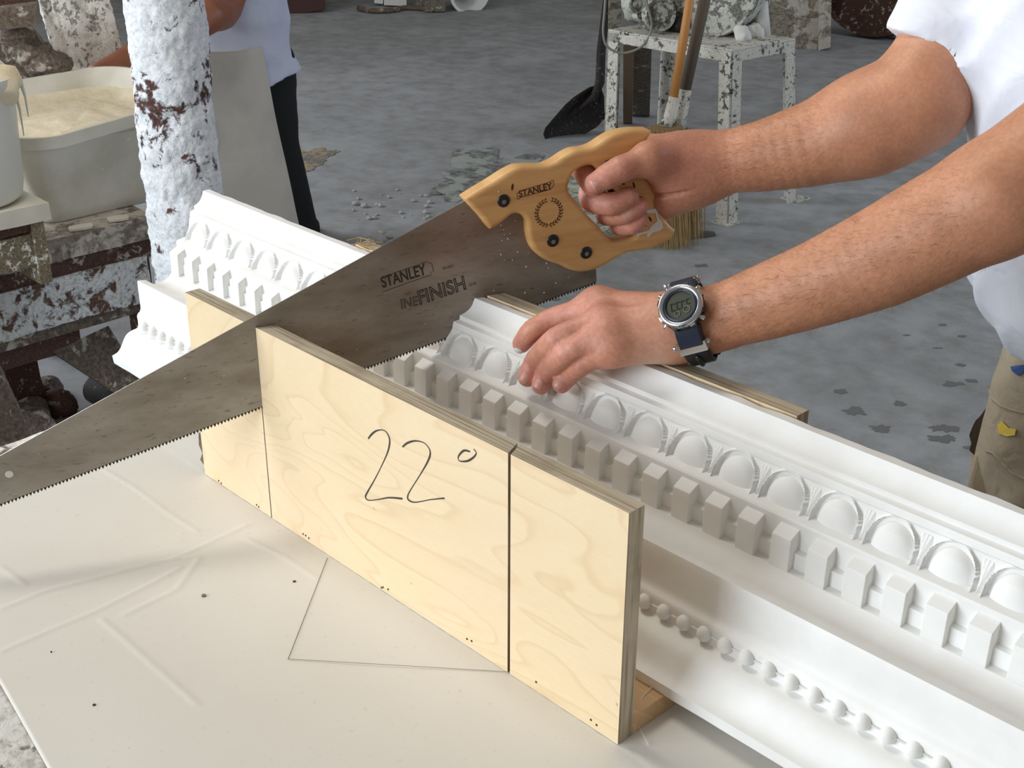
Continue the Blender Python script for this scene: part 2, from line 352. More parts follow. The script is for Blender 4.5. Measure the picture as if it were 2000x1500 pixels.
def np_mesh(name, P, Fq, mats, tint=None):
    me = bpy.data.meshes.new(name); nv, nf = len(P), len(Fq); me.vertices.add(nv); me.vertices.foreach_set('co', P.astype(np.float32).ravel())
    me.loops.add(nf * 4); me.loops.foreach_set('vertex_index', Fq.astype(np.int32).ravel()); me.polygons.add(nf)
    me.polygons.foreach_set('loop_start', np.arange(0, nf * 4, 4, dtype=np.int32)); me.polygons.foreach_set('loop_total', np.full(nf, 4, np.int32))
    me.update(calc_edges=True); me.polygons.foreach_set('use_smooth', [True] * nf)
    for m in (mats if isinstance(mats, list) else [mats]): me.materials.append(m)
    if tint is not None:
        at = me.color_attributes.new('tint', 'FLOAT_COLOR', 'POINT'); at.data.foreach_set('color', tint.astype(np.float32).ravel())
    me.validate(); return me
def vnoise(P, sc_):                        # cheap smooth wobble for folds
    return (np.sin(P[:, 0] * sc_ + 1.7 * np.sin(P[:, 2] * sc_ * .7)) + np.sin(P[:, 1] * sc_ * 1.3 + 2 * np.sin(P[:, 0] * sc_ * .6 + 1)) + np.sin(P[:, 2] * sc_ * .8 + 1.5 * np.sin(P[:, 1] * sc_))) / 3

# ================================================================== THE SETTING
g = G(); nx = 60
fv = [( -16 + 24 * i / nx, -6 + 20 * j / nx, 0) for j in range(nx + 1) for i in range(nx + 1)]
fl = put('floor', mesh('floor', fv, [(j * (nx + 1) + i, j * (nx + 1) + i + 1, (j + 1) * (nx + 1) + i + 1, (j + 1) * (nx + 1) + i) for j in range(nx) for i in range(nx)], MAT['floor']))
fl['kind'] = 'structure'
d0 = np.array([-.65, .76, 0]); d1 = np.array([.76, .65, 0]); wc = np.array([-6.9, 8.6, 0])
w = G().obox(wc - d1 * 8, d1 * 14, d0 * .2, (0, 0, 3.6)).put('wall_back', MAT['darkwall']); w['kind'] = 'structure'

# ================================================================== THE WORKBENCH
wb = thing('workbench', U(1.9, -.6, -T / S), 'long plaster dusted workbench under the cardboard, carrying the wooden mitre box', 'table')
x0, x1, y0, y1 = -1.66 * S, 6.2 * S, -2.7 * S, 1.16 * S; zt = T - .004
n1, n2 = 140, 70
tv = [(x0 + (x1 - x0) * i / n1, y0 + (y1 - y0) * j / n2, zt) for j in range(n2 + 1) for i in range(n1 + 1)]
def solid_grid(tv, n1, n2, th):
    n = len(tv); v = tv + [(p[0], p[1], p[2] - th) for p in tv]; w_ = n1 + 1
    f = [(j * w_ + i, j * w_ + i + 1, (j + 1) * w_ + i + 1, (j + 1) * w_ + i) for j in range(n2) for i in range(n1)]
    f += [tuple(n + k for k in q[::-1]) for q in f]
    b = [i for i in range(w_)] + [j * w_ + n1 for j in range(1, n2 + 1)] + [n2 * w_ + i for i in range(n1 - 1, -1, -1)] + [j * w_ for j in range(n2 - 1, 0, -1)]
    f += [(b[k], n + b[k], n + b[(k + 1) % len(b)], b[(k + 1) % len(b)]) for k in range(len(b))]; return v, f
tv = [(p[0] + (.003 * noise.noise(Vector((p[1] * 30, 3, 0))) if i % (n1 + 1) == 0 else 0), p[1], p[2] + .0018 * noise.noise(Vector(p) * 22) - .0018) for i, p in enumerate(tv)]
v, f = solid_grid(tv, n1, n2, .035)
MAT['tabletop'] = mk_crust('plaster_caked_top', (128, 112, 98), .40, 30, (214, 212, 206), (176, 168, 158), .003)
put('tabletop', mesh('tabletop', v, f, MAT['tabletop'], True), wb)
for a, b in ((x0 + .05, y0 + .05), (x1 - .14, y0 + .05), (x0 + .05, y1 - .14), (x1 - .14, y1 - .14)):
    G().box((a, b, 0), (a + .09, b + .09, zt - .034)).put('leg', MAT['greywood'], wb)
G().box((x0 + .05, y1 - .08, zt - .15), (x1 - .05, y1 - .05, zt - .036)).put('apron_board', MAT['greywood'], wb)

# cardboard cover
cr = [[(205, 918), (262, 952), (330, 1002), (386, 1036)], [(0, 1105), (48, 1140)], [(198, 1208), (240, 1245), (300, 1300), (385, 1375)], [(0, 1188), (90, 1152), (350, 1085), (480, 1025)],
      [(0, 1272), (90, 1232), (190, 1190), (300, 1135), (350, 1108)], [(232, 1093), (300, 1096), (385, 1085)], [(480, 1050), (560, 1090), (620, 1130)], [(1310, 1500), (1370, 1450)], [(240, 1200), (345, 1150), (390, 1086)]]
cr = [[Zp(a, b, T)[:2] for a, b in l] for l in cr]
a0 = R(-8.4); ca = np.array([cos(a0), sin(a0)]); cb = np.array([-sin(a0), cos(a0)]); cp = np.array([-1.32 * S, -1.26 * S])
L1, L2 = 1.31, .50; m1, m2 = 430, 170
px = np.array([cp + ca * L1 * i / m1 + cb * L2 * j / m2 for j in range(m2 + 1) for i in range(m1 + 1)])
hz = np.zeros(len(px))
for k, l in enumerate(cr):
    for p, q in zip(l[:-1], l[1:]):
        ba = q - p; t = np.clip(((px - p) @ ba) / (ba @ ba), 0, 1); dd = np.linalg.norm(px - p - t[:, None] * ba, axis=1)
        hz = np.maximum(hz, .0008 * np.exp(-(dd / .0021) ** 2))
hz += .0006 * np.sin(px[:, 0] * 21 + 2 * np.sin(px[:, 1] * 9)) * np.exp(-np.maximum(px[:, 1] + .02, 0) * 60) - .0006 * 0
hz = np.where(px[:, 1] > .0, 0, hz)
keep = px[:, 1] < y1 - .004
px[:, 1] = np.minimum(px[:, 1], y1 - .004)
v, f = solid_grid([(a, b, T - .0002 + c - (0 if b > 0 else .0004)) for (a, b), c in zip(px, hz)], m1, m2, .0025)
card = put('cardboard_sheet', mesh('cardboard_sheet', v, f, MAT['card'], True))
tag(card, 'large creased beige cardboard sheet covering the workbench under the mitre box', 'cardboard')
def ribbon(pts, wd, nrm, lift=.0003, cuts=1):
    g = G(); pts = [np.array(p) for p in pts]; nrm = np.array(nrm, float); L = []
    if not hasattr(wd, '__len__'): wd = [wd] * len(pts)
    for i, p in enumerate(pts):
        d = pts[min(i + 1, len(pts) - 1)] - pts[max(i - 1, 0)]; d = d / np.linalg.norm(d); s = np.cross(nrm, d); s /= np.linalg.norm(s)
        L += [p + s * wd[i] / 2 + nrm * lift, p - s * wd[i] / 2 + nrm * lift]
    k = len(pts); g.add(L, [(2 * i, 2 * i + 1, 2 * i + 3, 2 * i + 2) for i in range(k - 1)]); return g
tri = [Zp(*q, T) for q in ((640, 1090), (563, 1288), (990, 1313))]
for a, b in ((0, 1), (1, 2)):
    ribbon([tri[a], tri[b]], .0007, (0, 0, 1), .0006).put('pencil_line', MAT['pencil'], card)
for q, r_ in (((575, 1136), .0016), ((184, 1377), .0014), ((100, 1273), .0007), ((398, 1163), .0022)):
    G().lathe(Zp(*q, T) + [0, 0, .0006], [(0, 0), (r_, 0), (r_ * 1.1, -.001)], 8).put('puncture', MAT['burn'] if r_ != .0022 else MAT['pencil'], card)
g = G(); fib = [Zp(1273, 1341, T + .02), Zp(1252, 1365, T + .018), Zp(1243, 1395, T + .012), Zp(1246, 1415, T + .004), Zp(1266, 1455, T + .001)]
tag(g.tube(fib, .00035, 5).put('sisal_fibre', MAT['white']), 'thin pale fibre hanging from the near end of the mitre box onto the bench', 'fibre')

# ================================================================== THE MITRE BOX
tp = .0817; XL, XR = -.5965, 2.245; tn = math.tan(TH); k1, k2 = .0085, .014; X2 = 1.658
mb = thing('mitre_box', U(.9, .5, 0), 'open birch plywood mitre box with 22 degree saw slots, marked in pen, on the cardboard', 'mitre box')
def panel(name, ya, yb, xa, xb, sa, sb, z0, z1):   # board whose ends follow the slots (sa, sb = slope of each end)
    g = G(); n = max(2, int(abs(xb - xa) / .06))
    for i in range(n): pass
    P = [(xa + sa * ya, ya), (xb + sb * ya, ya), (xb + sb * yb, yb), (xa + sa * yb, yb)]
    v = [U(x, y, z) for z in (z0, z1) for x, y in P]
    g.add(v, [(0, 1, 5, 4), (2, 3, 7, 6)], 0); g.add(v, [(4, 5, 6, 7), (3, 2, 1, 0)], 1); g.add(v, [(1, 2, 6, 5), (3, 0, 4, 7)], 2)
    o = g.put(name, [MAT['birch'], MAT['edge'], MAT['edgev']], mb); bevel(o, .0009, 2); return o
fp = panel('front_panel', 0, tp, XL, -k1 / 2, 0, tn, 0, 1)
fm = panel('front_panel', 0, tp, k1 / 2, X2 - k2 / 2, tn, -tn, 0, 1)
panel('front_panel', 0, tp, X2 + k2 / 2, XR, -tn, 0, 0, 1)
ya, yb = 1.03, 1.03 + tp
panel('back_panel', ya, yb, XL, -k1 / 2, 0, tn, 0, 1)
panel('back_panel', ya, yb, k1 / 2, X2 - k2 / 2, tn, -tn, 0, 1)
panel('back_panel', ya, yb, X2 + k2 / 2, XR - .035, -tn, 0, 0, 1)
bo = G().box(U(XL, tp + .0005, 0), U(XR, ya - .0005, tp)).put('base_board', MAT['base_ply'], mb); bevel(bo, .0009, 2)
def face(u, v, d=0.): return Yp(u, v, -.0002 - d)
st = [[(719, 857), (726, 848), (736, 841), (748, 840), (756, 846), (761, 860), (758, 880), (748, 904), (732, 936), (716, 964), (714, 972), (720, 977), (736, 976), (760, 972), (786, 974)],
      [(786, 873), (796, 865), (812, 861), (828, 865), (838, 876), (840, 888), (834, 904), (820, 928), (800, 960), (796, 972), (800, 978), (812, 981), (840, 976), (868, 973)],
      [(918, 882), (906, 880), (896, 890), (895, 897), (900, 901), (914, 900), (926, 892), (930, 884), (925, 877)]]
def smooth(pts, n=4):
    P = [np.array(p, float) for p in pts]; out = []
    for i in range(len(P) - 1):
        a, b, c, d = P[max(i - 1, 0)], P[i], P[i + 1], P[min(i + 2, len(P) - 1)]
        for k in range(n):
            t = k / n; out.append(.5 * ((2 * b) + (-a + c) * t + (2 * a - 5 * b + 4 * c - d) * t * t + (-a + 3 * b - 3 * c + d) * t ** 3))
    return out + [P[-1]]
g = G()
for s_ in st:
    sp = smooth(s_); wd = [.0017 * (.85 + .3 * math.sin(i * .37)) for i in range(len(sp))]; r_ = ribbon([face(*q) for q in sp], wd, (0, -1, 0), .0001); g.add(r_.v, r_.f)
o = g.put('marker_number', MAT['ink'], mb); o['label'] = 'handwritten 22 degree mark in dark pen'
g = G()
for q in ((427, 939), (432, 944), (501, 986), (505, 990), (597, 1046), (603, 1051), (748, 1147), (758, 1151), (912, 1248), (921, 1252), (1154, 1406), (1165, 1416), (1047, 1332), (745, 1148), (592, 1043)):
    c = face(*q); g.lathe(c, [(0, .0002), (.0011, .0002), (.0012, -.001)], 7, 0, (0, -1, 0))
g.put('nail_hole', MAT['burn'], mb)['kind'] = 'stuff'
g = G(); spl = [(388, 846), (394, 843), (397, 868), (404, 880), (410, 896), (406, 899), (402, 913), (396, 905), (391, 898), (395, 885), (388, 868)]
g.prism([Yp(a, b, .004) for a, b in spl], (0, .012, 0)); o = g.put('splintered_edge', MAT['greywood'], mb)
o['label'] = 'torn grey splinter at the left end'

# ================================================================== THE CORNICE
CX0, CX1 = -2.0, 4.25
prof = [(.262, .083), (.2585, .108), (.256, .134), (.270, .137), (.288, .142), (.303, .152), (.317, .169), (.329, .189), (.341, .210), (.352, .226), (.366, .240), (.384, .249), (.404, .254), (.430, .257), (.441, .262),
        (.446, .275), (.448, .297), (.4455, .325), (.447, .338), (.4545, .348), (.466, .356), (.4735, .368), (.476, .385), (.475, .43), (.4745, .50), (.4755, .541), (.479, .549), (.500, .5475), (.530, .5395),
        (.545, .517), (.565, .505), (.60, .500), (.635, .503), (.665, .511), (.686, .524), (.698, .540), (.7315, .5455), (.7325, .612), (.757, .618), (.757, .700), (.7565, .722), (.762, .730), (.778, .735), (.802, .740),
        (.835, .742), (.850, .79), (.860, .845), (.8665, .856), (.8665, .868), (.872, .890), (.8995, .896), (.901, .917), (.912, .921), (.928, .928), (.943, .939), (.954, .952), (.962, .966), (.967, .982), (.972, .9945),
        (1.012, .9945), (1.015, .985), (1.015, .80), (.94, .70), (.42, .11), (.40, .083)]
pl = thing('plaster_cornice', U(.9, .6, tp), 'long white plaster cornice moulding with egg and dart, dentils and beads, lying in the mitre box', 'cornice')
xs = np.concatenate([np.arange(CX0, CX1, .05), [CX1]]); K = len(prof); rnd = random.Random(3)
v = []; 
for x in xs:
    for j, (y, z) in enumerate(prof):
        dz = 0
        if 59 <= j <= 60: dz = .006 * noise.noise(Vector((x * 9, j * .1, 1))) ; y = y + .010 * noise.noise(Vector((x * 7, 4, 0)))
        if j == 0: dz = .004 * noise.noise(Vector((x * 8, 9, 0)))
        v.append(U(x, y, z + dz))
f = [(i * K + j, i * K + (j + 1) % K, (i + 1) * K + (j + 1) % K, (i + 1) * K + j) for i in range(len(xs) - 1) for j in range(K)]
f = [q[::-1] for q in f] + [tuple(range(K)), tuple((len(xs) - 1) * K + j for j in range(K))[::-1]]
me = mesh('moulding_body', v, f, MAT['plaster']); autosmooth(me, 35); put('moulding_body', me, pl)
# dentils
DW = .0865
def dent():
    P = [(0, .703, .6765), (DW, .703, .6765), (DW, .760, .704), (0, .760, .704), (0, .6985, .5385), (DW, .6985, .5385), (DW, .760, .5385), (0, .760, .5385)]
    return G().add([tuple(c * S for c in q) for q in P], [(0, 1, 2, 3), (1, 0, 4, 5), (2, 1, 5, 6), (0, 3, 7, 4), (7, 6, 5, 4), (3, 2, 6, 7)]).me('dentil', MAT['plaster'])
dm = dent(); k = 0
x = 3.2553 - DW
xsd = []
while x > CX0 + .003: xsd.append(x); x -= .16132
x = 3.2553 - DW + .16132
while x < CX1 - DW: xsd.append(x); x += .16132
for x in sorted(xsd):
    o = put('dentil', dm, pl); o.matrix_world = Matrix.Translation((x * S, 0, T)); b = o.modifiers.new('bevel', 'BEVEL'); b.width = .0006; b.segments = 2
# beads
g = G(); g.ball((0, .4405 * S, .2970 * S), (.0310 * S, .0300 * S, .0330 * S), 18); bm_ = g.me('bead', MAT['plaster'], True)
x = 2.2784; xb = []
while x > CX0 + .03: xb.append(x); x -= .0997
x = 2.2784 + .0997
while x < CX1 - .03: xb.append(x); x += .0997
for x in sorted(xb):
    o = put('bead', bm_, pl); o.matrix_world = Matrix.Translation((x * S, 0, T))
o = G().tube([U(CX0 + .02, .4440, .297), U(CX1 - .02, .4440, .297)], .0045 * S, 10).put('bead_string', MAT['plaster'], pl, True)
# egg and dart tile
EP = .232; A_ = np.array([.8662, .8585]); B_ = np.array([.7995, .7405]); nn = np.array([-.86, .51])
NX, NT_ = 56, 34
def eh(x, t):
    ax_ = abs(x); base = -.026 * min(1, t / .10) if t < .10 else -.026
    ey = (t - .80) / .71 if t < .80 else (t - .80) / 2.5
    d = math.hypot(x / .0785, ey); h = base
    if d < 1: h = max(h, base + (.050 - .020 * max(0, (t - .45) / .55)) * math.sqrt(max(0, 1 - d * d)) ** .75)
    ry = (t - .80) / .79 if t < .80 else (t - .80) / 2.6
    dr = math.hypot(x / .0965, ry); q = math.exp(-((dr - 1) / .05) ** 2); h = max(h, base + .040 * q)
    if dr > 1.0:
        out = -.010 - .010 * min(1, (dr - 1) * 5); h = max(h, out if t > .04 else out * t / .04) if dr > 1.06 else h
        xx = EP / 2 - ax_; wv = .006 + .044 * max(0, 1 - t) ** 1.5
        if xx < wv and t > .10:
            c = 1 - xx / wv; h = max(h, -.016 + .026 * (c if c < .55 else .55 + .5 * abs(c - .8)))
    if t < .12: h = h * t / .12 + .002 * (1 - t / .12)
    return h
gx = np.linspace(-EP / 2, EP / 2, NX + 1); gt = np.linspace(-.0, 1.02, NT_ + 1); v = []
for t in gt:
    for x in gx:
        tt = min(1., max(0., (t - .35) / .6)); yz = A_ + (B_ - A_) * t + (nn * (1 - tt) + np.array([-1., .0]) * tt) * eh(x, max(t, 0)); v.append((x * S, yz[0] * S, yz[1] * S))
f = [(j * (NX + 1) + i, j * (NX + 1) + i + 1, (j + 1) * (NX + 1) + i + 1, (j + 1) * (NX + 1) + i)[::-1] for j in range(NT_) for i in range(NX)]
em = mesh('egg_and_dart', v, f, MAT['plaster'], True)
x = 1.627; xe = []
while x > CX0 + EP / 2 - .03: xe.append(x); x -= EP
x = 1.627 + EP
while x < CX1 - EP / 2: xe.append(x); x += EP
for x in sorted(xe):
    o = put('egg_and_dart', em, pl); o.matrix_world = Matrix.Translation((x * S, 0, T))

# ================================================================== THE SAW
SM = Matrix(((EV[0], 0, NV[0], 0), (EV[1], 0, NV[1], 0), (0, 1, 0, T), (0, 0, 0, 1)))
saw = thing('hand_saw', (0, 0, 0), 'worn grey steel hand saw with a carved wooden handle, cutting into the white cornice', 'saw', mat=SM)
def sl(u, v, o=0.):
    P = Np(u, v, o); return np.array([P @ EV, P[2] - T])
def sput(name, me, dz=0., parent=None, m2=None):
    o = bpy.data.objects.new(name, me); C.objects.link(o); o.parent = parent or saw
    if m2 is not None: o.matrix_local = m2
    else: o.location = (0, 0, dz)
    return o
tA, tB = sl(1165, 549), sl(0, 984); dT = (tB - tA); toe = tA + dT * 1.045; dT = toe - tA; LT = np.linalg.norm(dT); dT /= LT; up = np.array([-dT[1], dT[0]]); up = up if up[1] > 0 else -up
hee = sl(1163, 515); b4, b0 = sl(905, 394), sl(0, 890); nib = b0 + (b0 - b4) / np.linalg.norm(b0 - b4) * LT * .042
bl = [tA, tA + (hee - tA) * 1.0, sl(1120, 400), sl(1000, 345), b4, b0, nib, toe + up * .005, toe]
th = .0010
g = G(); g.prism([(p[0], p[1], -th / 2) for p in bl], (0, 0, th)); sput('blade', g.me('blade', MAT['steel']))
g = G(); pit = .00362; n = int(LT / pit)
for i in range(n):
    p = tA + dT * (i * pit + .0005); q = p + dT * pit; r_ = (p + q) / 2 - up * .0034 + dT * .0006; sd = .00045 if i % 2 else -.00045
    v = [(p[0], p[1], -th / 2), (q[0], q[1], -th / 2), (r_[0], r_[1], -th / 2 + sd), (p[0], p[1], th / 2), (q[0], q[1], th / 2), (r_[0], r_[1], th / 2 + sd)]
    g.add(v, [(0, 1, 2), (3, 5, 4), (0, 2, 5, 3), (2, 1, 4, 5), (1, 0, 3, 4)])
sput('teeth', g.me('teeth', MAT['tooth']))['kind'] = 'stuff'
c = sl(18, 926); g = G(); g.lathe((c[0], c[1], th / 2), [(0, .0002), (.0036, .0002), (.0038, 0)], 20); sput('toe_hole', g.me('toe_hole', MAT['card']))
# handle
Zc = lambda a, b: (860 + a / 3.5714, 220 + b / 3.5714)
outer = [(152, 592), (250, 530), (350, 470), (440, 412), (520, 374), (600, 366), (700, 366), (780, 336), (850, 290), (920, 256), (1000, 244), (1060, 222), (1130, 176), (1200, 140), (1300, 116), (1400, 112), (1452, 118),
         (1440, 160), (1400, 210), (1350, 245), (1330, 290), (1345, 340), (1385, 400), (1440, 470), (1490, 560), (1520, 640), (1545, 720), (1590, 780), (1622, 812), (1590, 870), (1530, 905), (1450, 938), (1350, 958), (1280, 972), (1200, 1012), (1130, 1055),
         (1060, 1084), (960, 1100), (880, 1082), (820, 1052), (750, 1030), (690, 1000), (635, 950), (605, 890), (590, 820), (585, 760), (570, 722), (535, 697), (490, 697), (440, 735), (400, 768), (345, 800), (320, 792), (260, 715), (200, 650)]
hole = [(884, 470), (910, 415), (950, 382), (1000, 362), (1045, 362), (1085, 392), (1110, 440), (1165, 500), (1230, 560), (1285, 640), (1330, 730), (1352, 800), (1335, 850), (1290, 872), (1230, 882), (1185, 878), (1130, 830), (1070, 765), (1000, 690), (930, 605), (880, 535)]
bz = .0052
def curve_handle(outer, hole):
    cu = bpy.data.curves.new('h', 'CURVE'); cu.dimensions = '2D'; cu.fill_mode = 'BOTH'; cu.extrude = .011 - bz; cu.bevel_depth = bz; cu.bevel_resolution = 4; cu.offset = -bz
    for L in (outer, hole):
        sp = cu.splines.new('POLY'); P = [sl(*Zc(*q), .003) for q in L]; P = [np.array(p) for p in smooth(P + [P[0]], 4)][:-1]
        sp.points.add(len(P) - 1); sp.use_cyclic_u = True
        for k, p in enumerate(P): sp.points[k].co = (p[0], p[1], 0, 1)
    o = bpy.data.objects.new('tmp', cu); C.objects.link(o); dg = bpy.context.evaluated_depsgraph_get(); me = bpy.data.meshes.new_from_object(o.evaluated_get(dg)); bpy.data.objects.remove(o)
    return me
hm = curve_handle(outer, hole); hm.name = 'handle'; hm.materials.clear(); hm.materials.append(MAT['handle']); autosmooth(hm, 50); sput('handle', hm)
for q in ((442, 615), (785, 893), (1018, 977)):
    c = sl(*Zc(*q), .011); g = G(); g.lathe((c[0], c[1], .0106), [(0, .0018), (.0052, .0017), (.0068, .0009), (.0070, -.001)], 28); b = sput('handle_bolt', g.me('handle_bolt', MAT['black'], True))
    g = G(); g.lathe((c[0] + .0002, c[1] - .001, .0123), [(0, .0003), (.0024, .0002), (.0026, 0)], 7); o = sput('dust_spot', g.me('dust_spot', MAT['pencil']))
    o.parent = b
def stext(s, p, q, h, lift, mat, fill=True, line=.0003, shear=0., parent=None, hfix=None):
    """lettering whose baseline runs from pixel p to pixel q, letter height h metres"""
    a, b = sl(*p, lift), sl(*q, lift); d = b - a; L = np.linalg.norm(d)
    me, w = text_mesh(s, h / .70, fill, line, shear, bold=h * .035 if s == 'STANLEY' else 0); co = np.empty(len(me.vertices) * 3); me.vertices.foreach_get('co', co); co = co.reshape(-1, 3); co[:, 0] *= L / w; co[:, 2] *= .4; me.vertices.foreach_set('co', co.ravel()); me.update()
    me.materials.append(mat); ang = math.atan2(d[1], d[0])
    return sput('lettering', me, m2=Matrix.Translation((a[0], a[1], lift)) @ Matrix.Rotation(ang, 4, 'Z'), parent=parent)
bo = th / 2 + .00008
stext('STANLEY', (747, 562), (834, 535), .0118, bo, MAT['print'], True)
stext('FINISH', (820, 595), (911, 564), .0155, bo, MAT['print'], False, .00062)
stext('INE', (784, 603), (817, 596), .0105, bo, MAT['print'], False, .00038)
stext('SAW', (916, 560), (931, 556), .0038, bo, MAT['print'], True)
stext('20-065', (865, 527), (886, 521), .0030, bo, MAT['print'], True)
def sline(pts, wd, lift, mat, name='lettering'):
    P = [(*sl(*q, lift), 0) for q in pts]; sput(name, ribbon(P, wd, (0, 0, 1), .00003).me(name, mat), lift)
Zt = lambda a, b: (700 + a / 7.143, 480 + b / 7.143)
sline([Zt(*q) for q in ((470, 390), (965, 222), (975, 240), (1018, 238), (1050, 355), (1010, 372), (1018, 405), (700, 512), (330, 648))], .0007, bo, MAT['print'])
stext('STANLEY', (1014, 385), (1079, 368), .0066, .0112, MAT['burn'], True)
sline([Zc(*q) for q in ((552, 548), (770, 482), (778, 472), (788, 470), (790, 510), (776, 522), (772, 535), (556, 592), (548, 604), (538, 602), (536, 560), (550, 558), (552, 548))], .0006, .0112, MAT['burn'])
g = G(); c = sl(*Zc(757, 697), .0112); cr_ = .0135
for k in range(24):
    a = pi / 2 + (k // 2 + 1.1) / 12.8 * pi * (1 if k % 2 else -1)
    for rr, sg in ((1.12, .6), (.92, -.6)):
        p = c + cr_ * rr * np.array([cos(a), sin(a)]); t = a + pi / 2 + sg * (1 if k % 2 else -1); d = np.array([cos(t), sin(t)]) * .0021; e = np.array([-d[1], d[0]]) * .36
        g.add([(*(p - d), 0), (*(p + e), 0), (*(p + d), 0), (*(p - e), 0)], [(0, 3, 2, 1)])
rg = ribbon([(*(c + cr_ * np.array([cos(a), sin(a)])), 0) for a in np.linspace(pi * .66, pi * 2.34, 40)], .0004, (0, 0, 1), 0); g.add(rg.v, rg.f)
sput('laurel_wreath', g.me('laurel_wreath', MAT['burn']), .0112)['kind'] = 'stuff'
for a, b, ang in ((1170, 337, .2), (1268, 492, -.5), (1308, 466, .3), (1350, 505, -1.2), (1410, 597, -.6), (1464, 742, -1.0), (1430, 775, -1.2), (503, 520, 1.5)):
    p = sl(*Zc(a, b), .0112); d = np.array([cos(ang), sin(ang)]) * .0042; e = np.array([-d[1], d[0]]) * .28
    g = G(); g.add([(*(p - d), 0), (*(p - d * .3 - e), 0), (*(p + d * .5 - e), 0), (*(p + d), 0), (*(p + d * .4 + e), 0), (*(p - d * .4 + e), 0)], [(0, 1, 2, 3, 4, 5)]); sput('carved_leaf', g.me('carved_leaf', MAT['burn']), .0112)
sm = [(1430, 680), (1500, 668), (1512, 690), (1520, 730), (1545, 765), (1552, 800), (1530, 822), (1480, 835), (1450, 866), (1440, 850), (1455, 835), (1400, 850), (1375, 862), (1370, 840), (1410, 832), (1450, 820), (1470, 790), (1500, 765), (1512, 755), (1500, 700), (1440, 700)]
g = G(); g.prism([(*sl(*Zc(*q), .0112), .0108) for q in sm], (0, 0, .0011)); o = sput('plaster_smear', g.me('plaster_smear', MAT['white'])); o['label'] = 'white plaster smear on the grip'
rnd = random.Random(7); g = G()
for k in range(46):
    u = rnd.uniform(955, 1150); vv = rnd.uniform(430, 590); p = sl(u, vv); 
    if k < 6: p = sl(*Zc(*[(470, 880), (725, 852), (828, 962), (1185, 990), (345, 487), (405, 551)][k]), .0112)
    r_ = rnd.uniform(.0004, .0011); z_ = .0113 if k < 6 else th / 2
    if k >= 6 and not ((p - tA) @ up > .004): continue
    g.lathe((p[0], p[1], z_), [(0, .0003), (r_, .0002), (r_, 0)], 5)
sput('plaster_speck', g.me('plaster_speck', MAT['white']))['kind'] = 'stuff'

# ================================================================== THE SAWYER (figure at the bench)
def skin_tint(P, pinks, pales=(), base=0.):
    t = np.zeros((len(P), 4)); t[:, 3] = 1; t[:, 0] = base
    for c, r_, a in pinks: t[:, 0] = np.maximum(t[:, 0], a * np.exp(-(np.linalg.norm(P - np.array(c), axis=1) / r_) ** 2))
    for c, r_, a in pales: t[:, 1] = np.maximum(t[:, 1], a * np.exp(-(np.linalg.norm(P - np.array(c), axis=1) / r_) ** 2))
    return t
# --- right arm and hand on the saw grip
eR0 = np.array([.392, .575, 1.262]); eR = Hp(1790, 196, np.linalg.norm((eR0 - CAM)[:2])); shR = np.array([.355, .700, 1.440])
wR = Np(1352, 332, .004)
def lerpR(u, v, t): q = wR * (1 - t) + eR * t; return Hp(u, v, np.linalg.norm((q - CAM)[:2]))
fR = [wR, lerpR(1428, 315, .17), lerpR(1500, 303, .33), lerpR(1600, 277, .56), lerpR(1700, 240, .79), eR]; umR = Hp(1846, 84, np.linalg.norm((eR - CAM)[:2]) + .035)
rR = [.0300, .0335, .0380, .0450, .0480, .0470]
arm = blend([chain(fR, rR), chain([fR[4], eR, umR, shR], [.0480, .0470, .0470, .052]), rcone(wR + [0, 0, -.004], wR + [0, 0, .006], .027, .027)], .03)
tC, tM, tI, tT = Np(1324, 322, .012), Np(1268, 311, .0260), Np(1211, 331, .0290), Np(1163, 358, .0235)
mc = {'i': Np(1236, 284, -.028), 'm': Np(1243, 322, -.036), 'r': Np(1251, 358, -.034), 'p': Np(1258, 392, -.028)}
palm = blend([rcone(wR, mc['i'], .024, .0125), rcone(wR, mc['m'], .024, .013), rcone(wR, mc['r'], .023, .0125), rcone(wR, mc['p'], .021, .012),
              rcone(tC, tM, .0225, .0165), rcone(wR + NV * .004, tC, .026, .022), rcone(Np(1330, 352, .004), Np(1295, 385, .004), .019, .0165), rcone(Np(1325, 362, 0), Np(1300, 398, -.004), .018, .0155),
              rcone(Np(1300, 306, -.010), mc['i'], .018, .0125), rcone(tM, Np(1295, 305, .006), .0150, .017), rcone(Np(1305, 340, .010), Np(1285, 322, .016), .017, .014)], .016)
thumb = chain([tM, tI, tT], [.0150, .0134, .0112], .006)
thumb = blend([thumb, ell(tI + NV * .004, (.0105, .0105, .0105)), rcone(tI, Np(1187, 345, .0265), .0128, .0124)], .004)
fgR = [chain([mc['i'], Np(1160, 311, -.024), Np(1138, 328, -.014), Np(1158, 366, .003)], [.0125, .0130, .0128, .0105]),
       chain([mc['m'], Np(1156, 366, -.026), Np(1156, 391, -.006), Np(1196, 399, .0155), Np(1229, 384, .0205)], [.0118, .0112, .0128, .0122, .0106]),
       chain([mc['r'], Np(1184, 398, -.024), Np(1184, 420, -.004), Np(1222, 418, .0165), Np(1250, 402, .0200)], [.0112, .0108, .0114, .0108, .0094]),
       chain([mc['p'], Np(1208, 420, -.02), Np(1209, 441, -.002), Np(1236, 440, .0165), Np(1251, 430, .0185)], [.0102, .0098, .0104, .0098, .0086])]
def union_hand(arm, palm, fingers, kp=.012, kf=.007):
    def f(P):
        pa = smin(arm(P), palm(P), kp * 2); d = pa
        for g in fingers: d = np.minimum(d, smin(pa, g(P), kf)) if kf else np.minimum(d, g(P))
        return d
    return f
handR = union_hand(arm, palm, [thumb] + fgR)
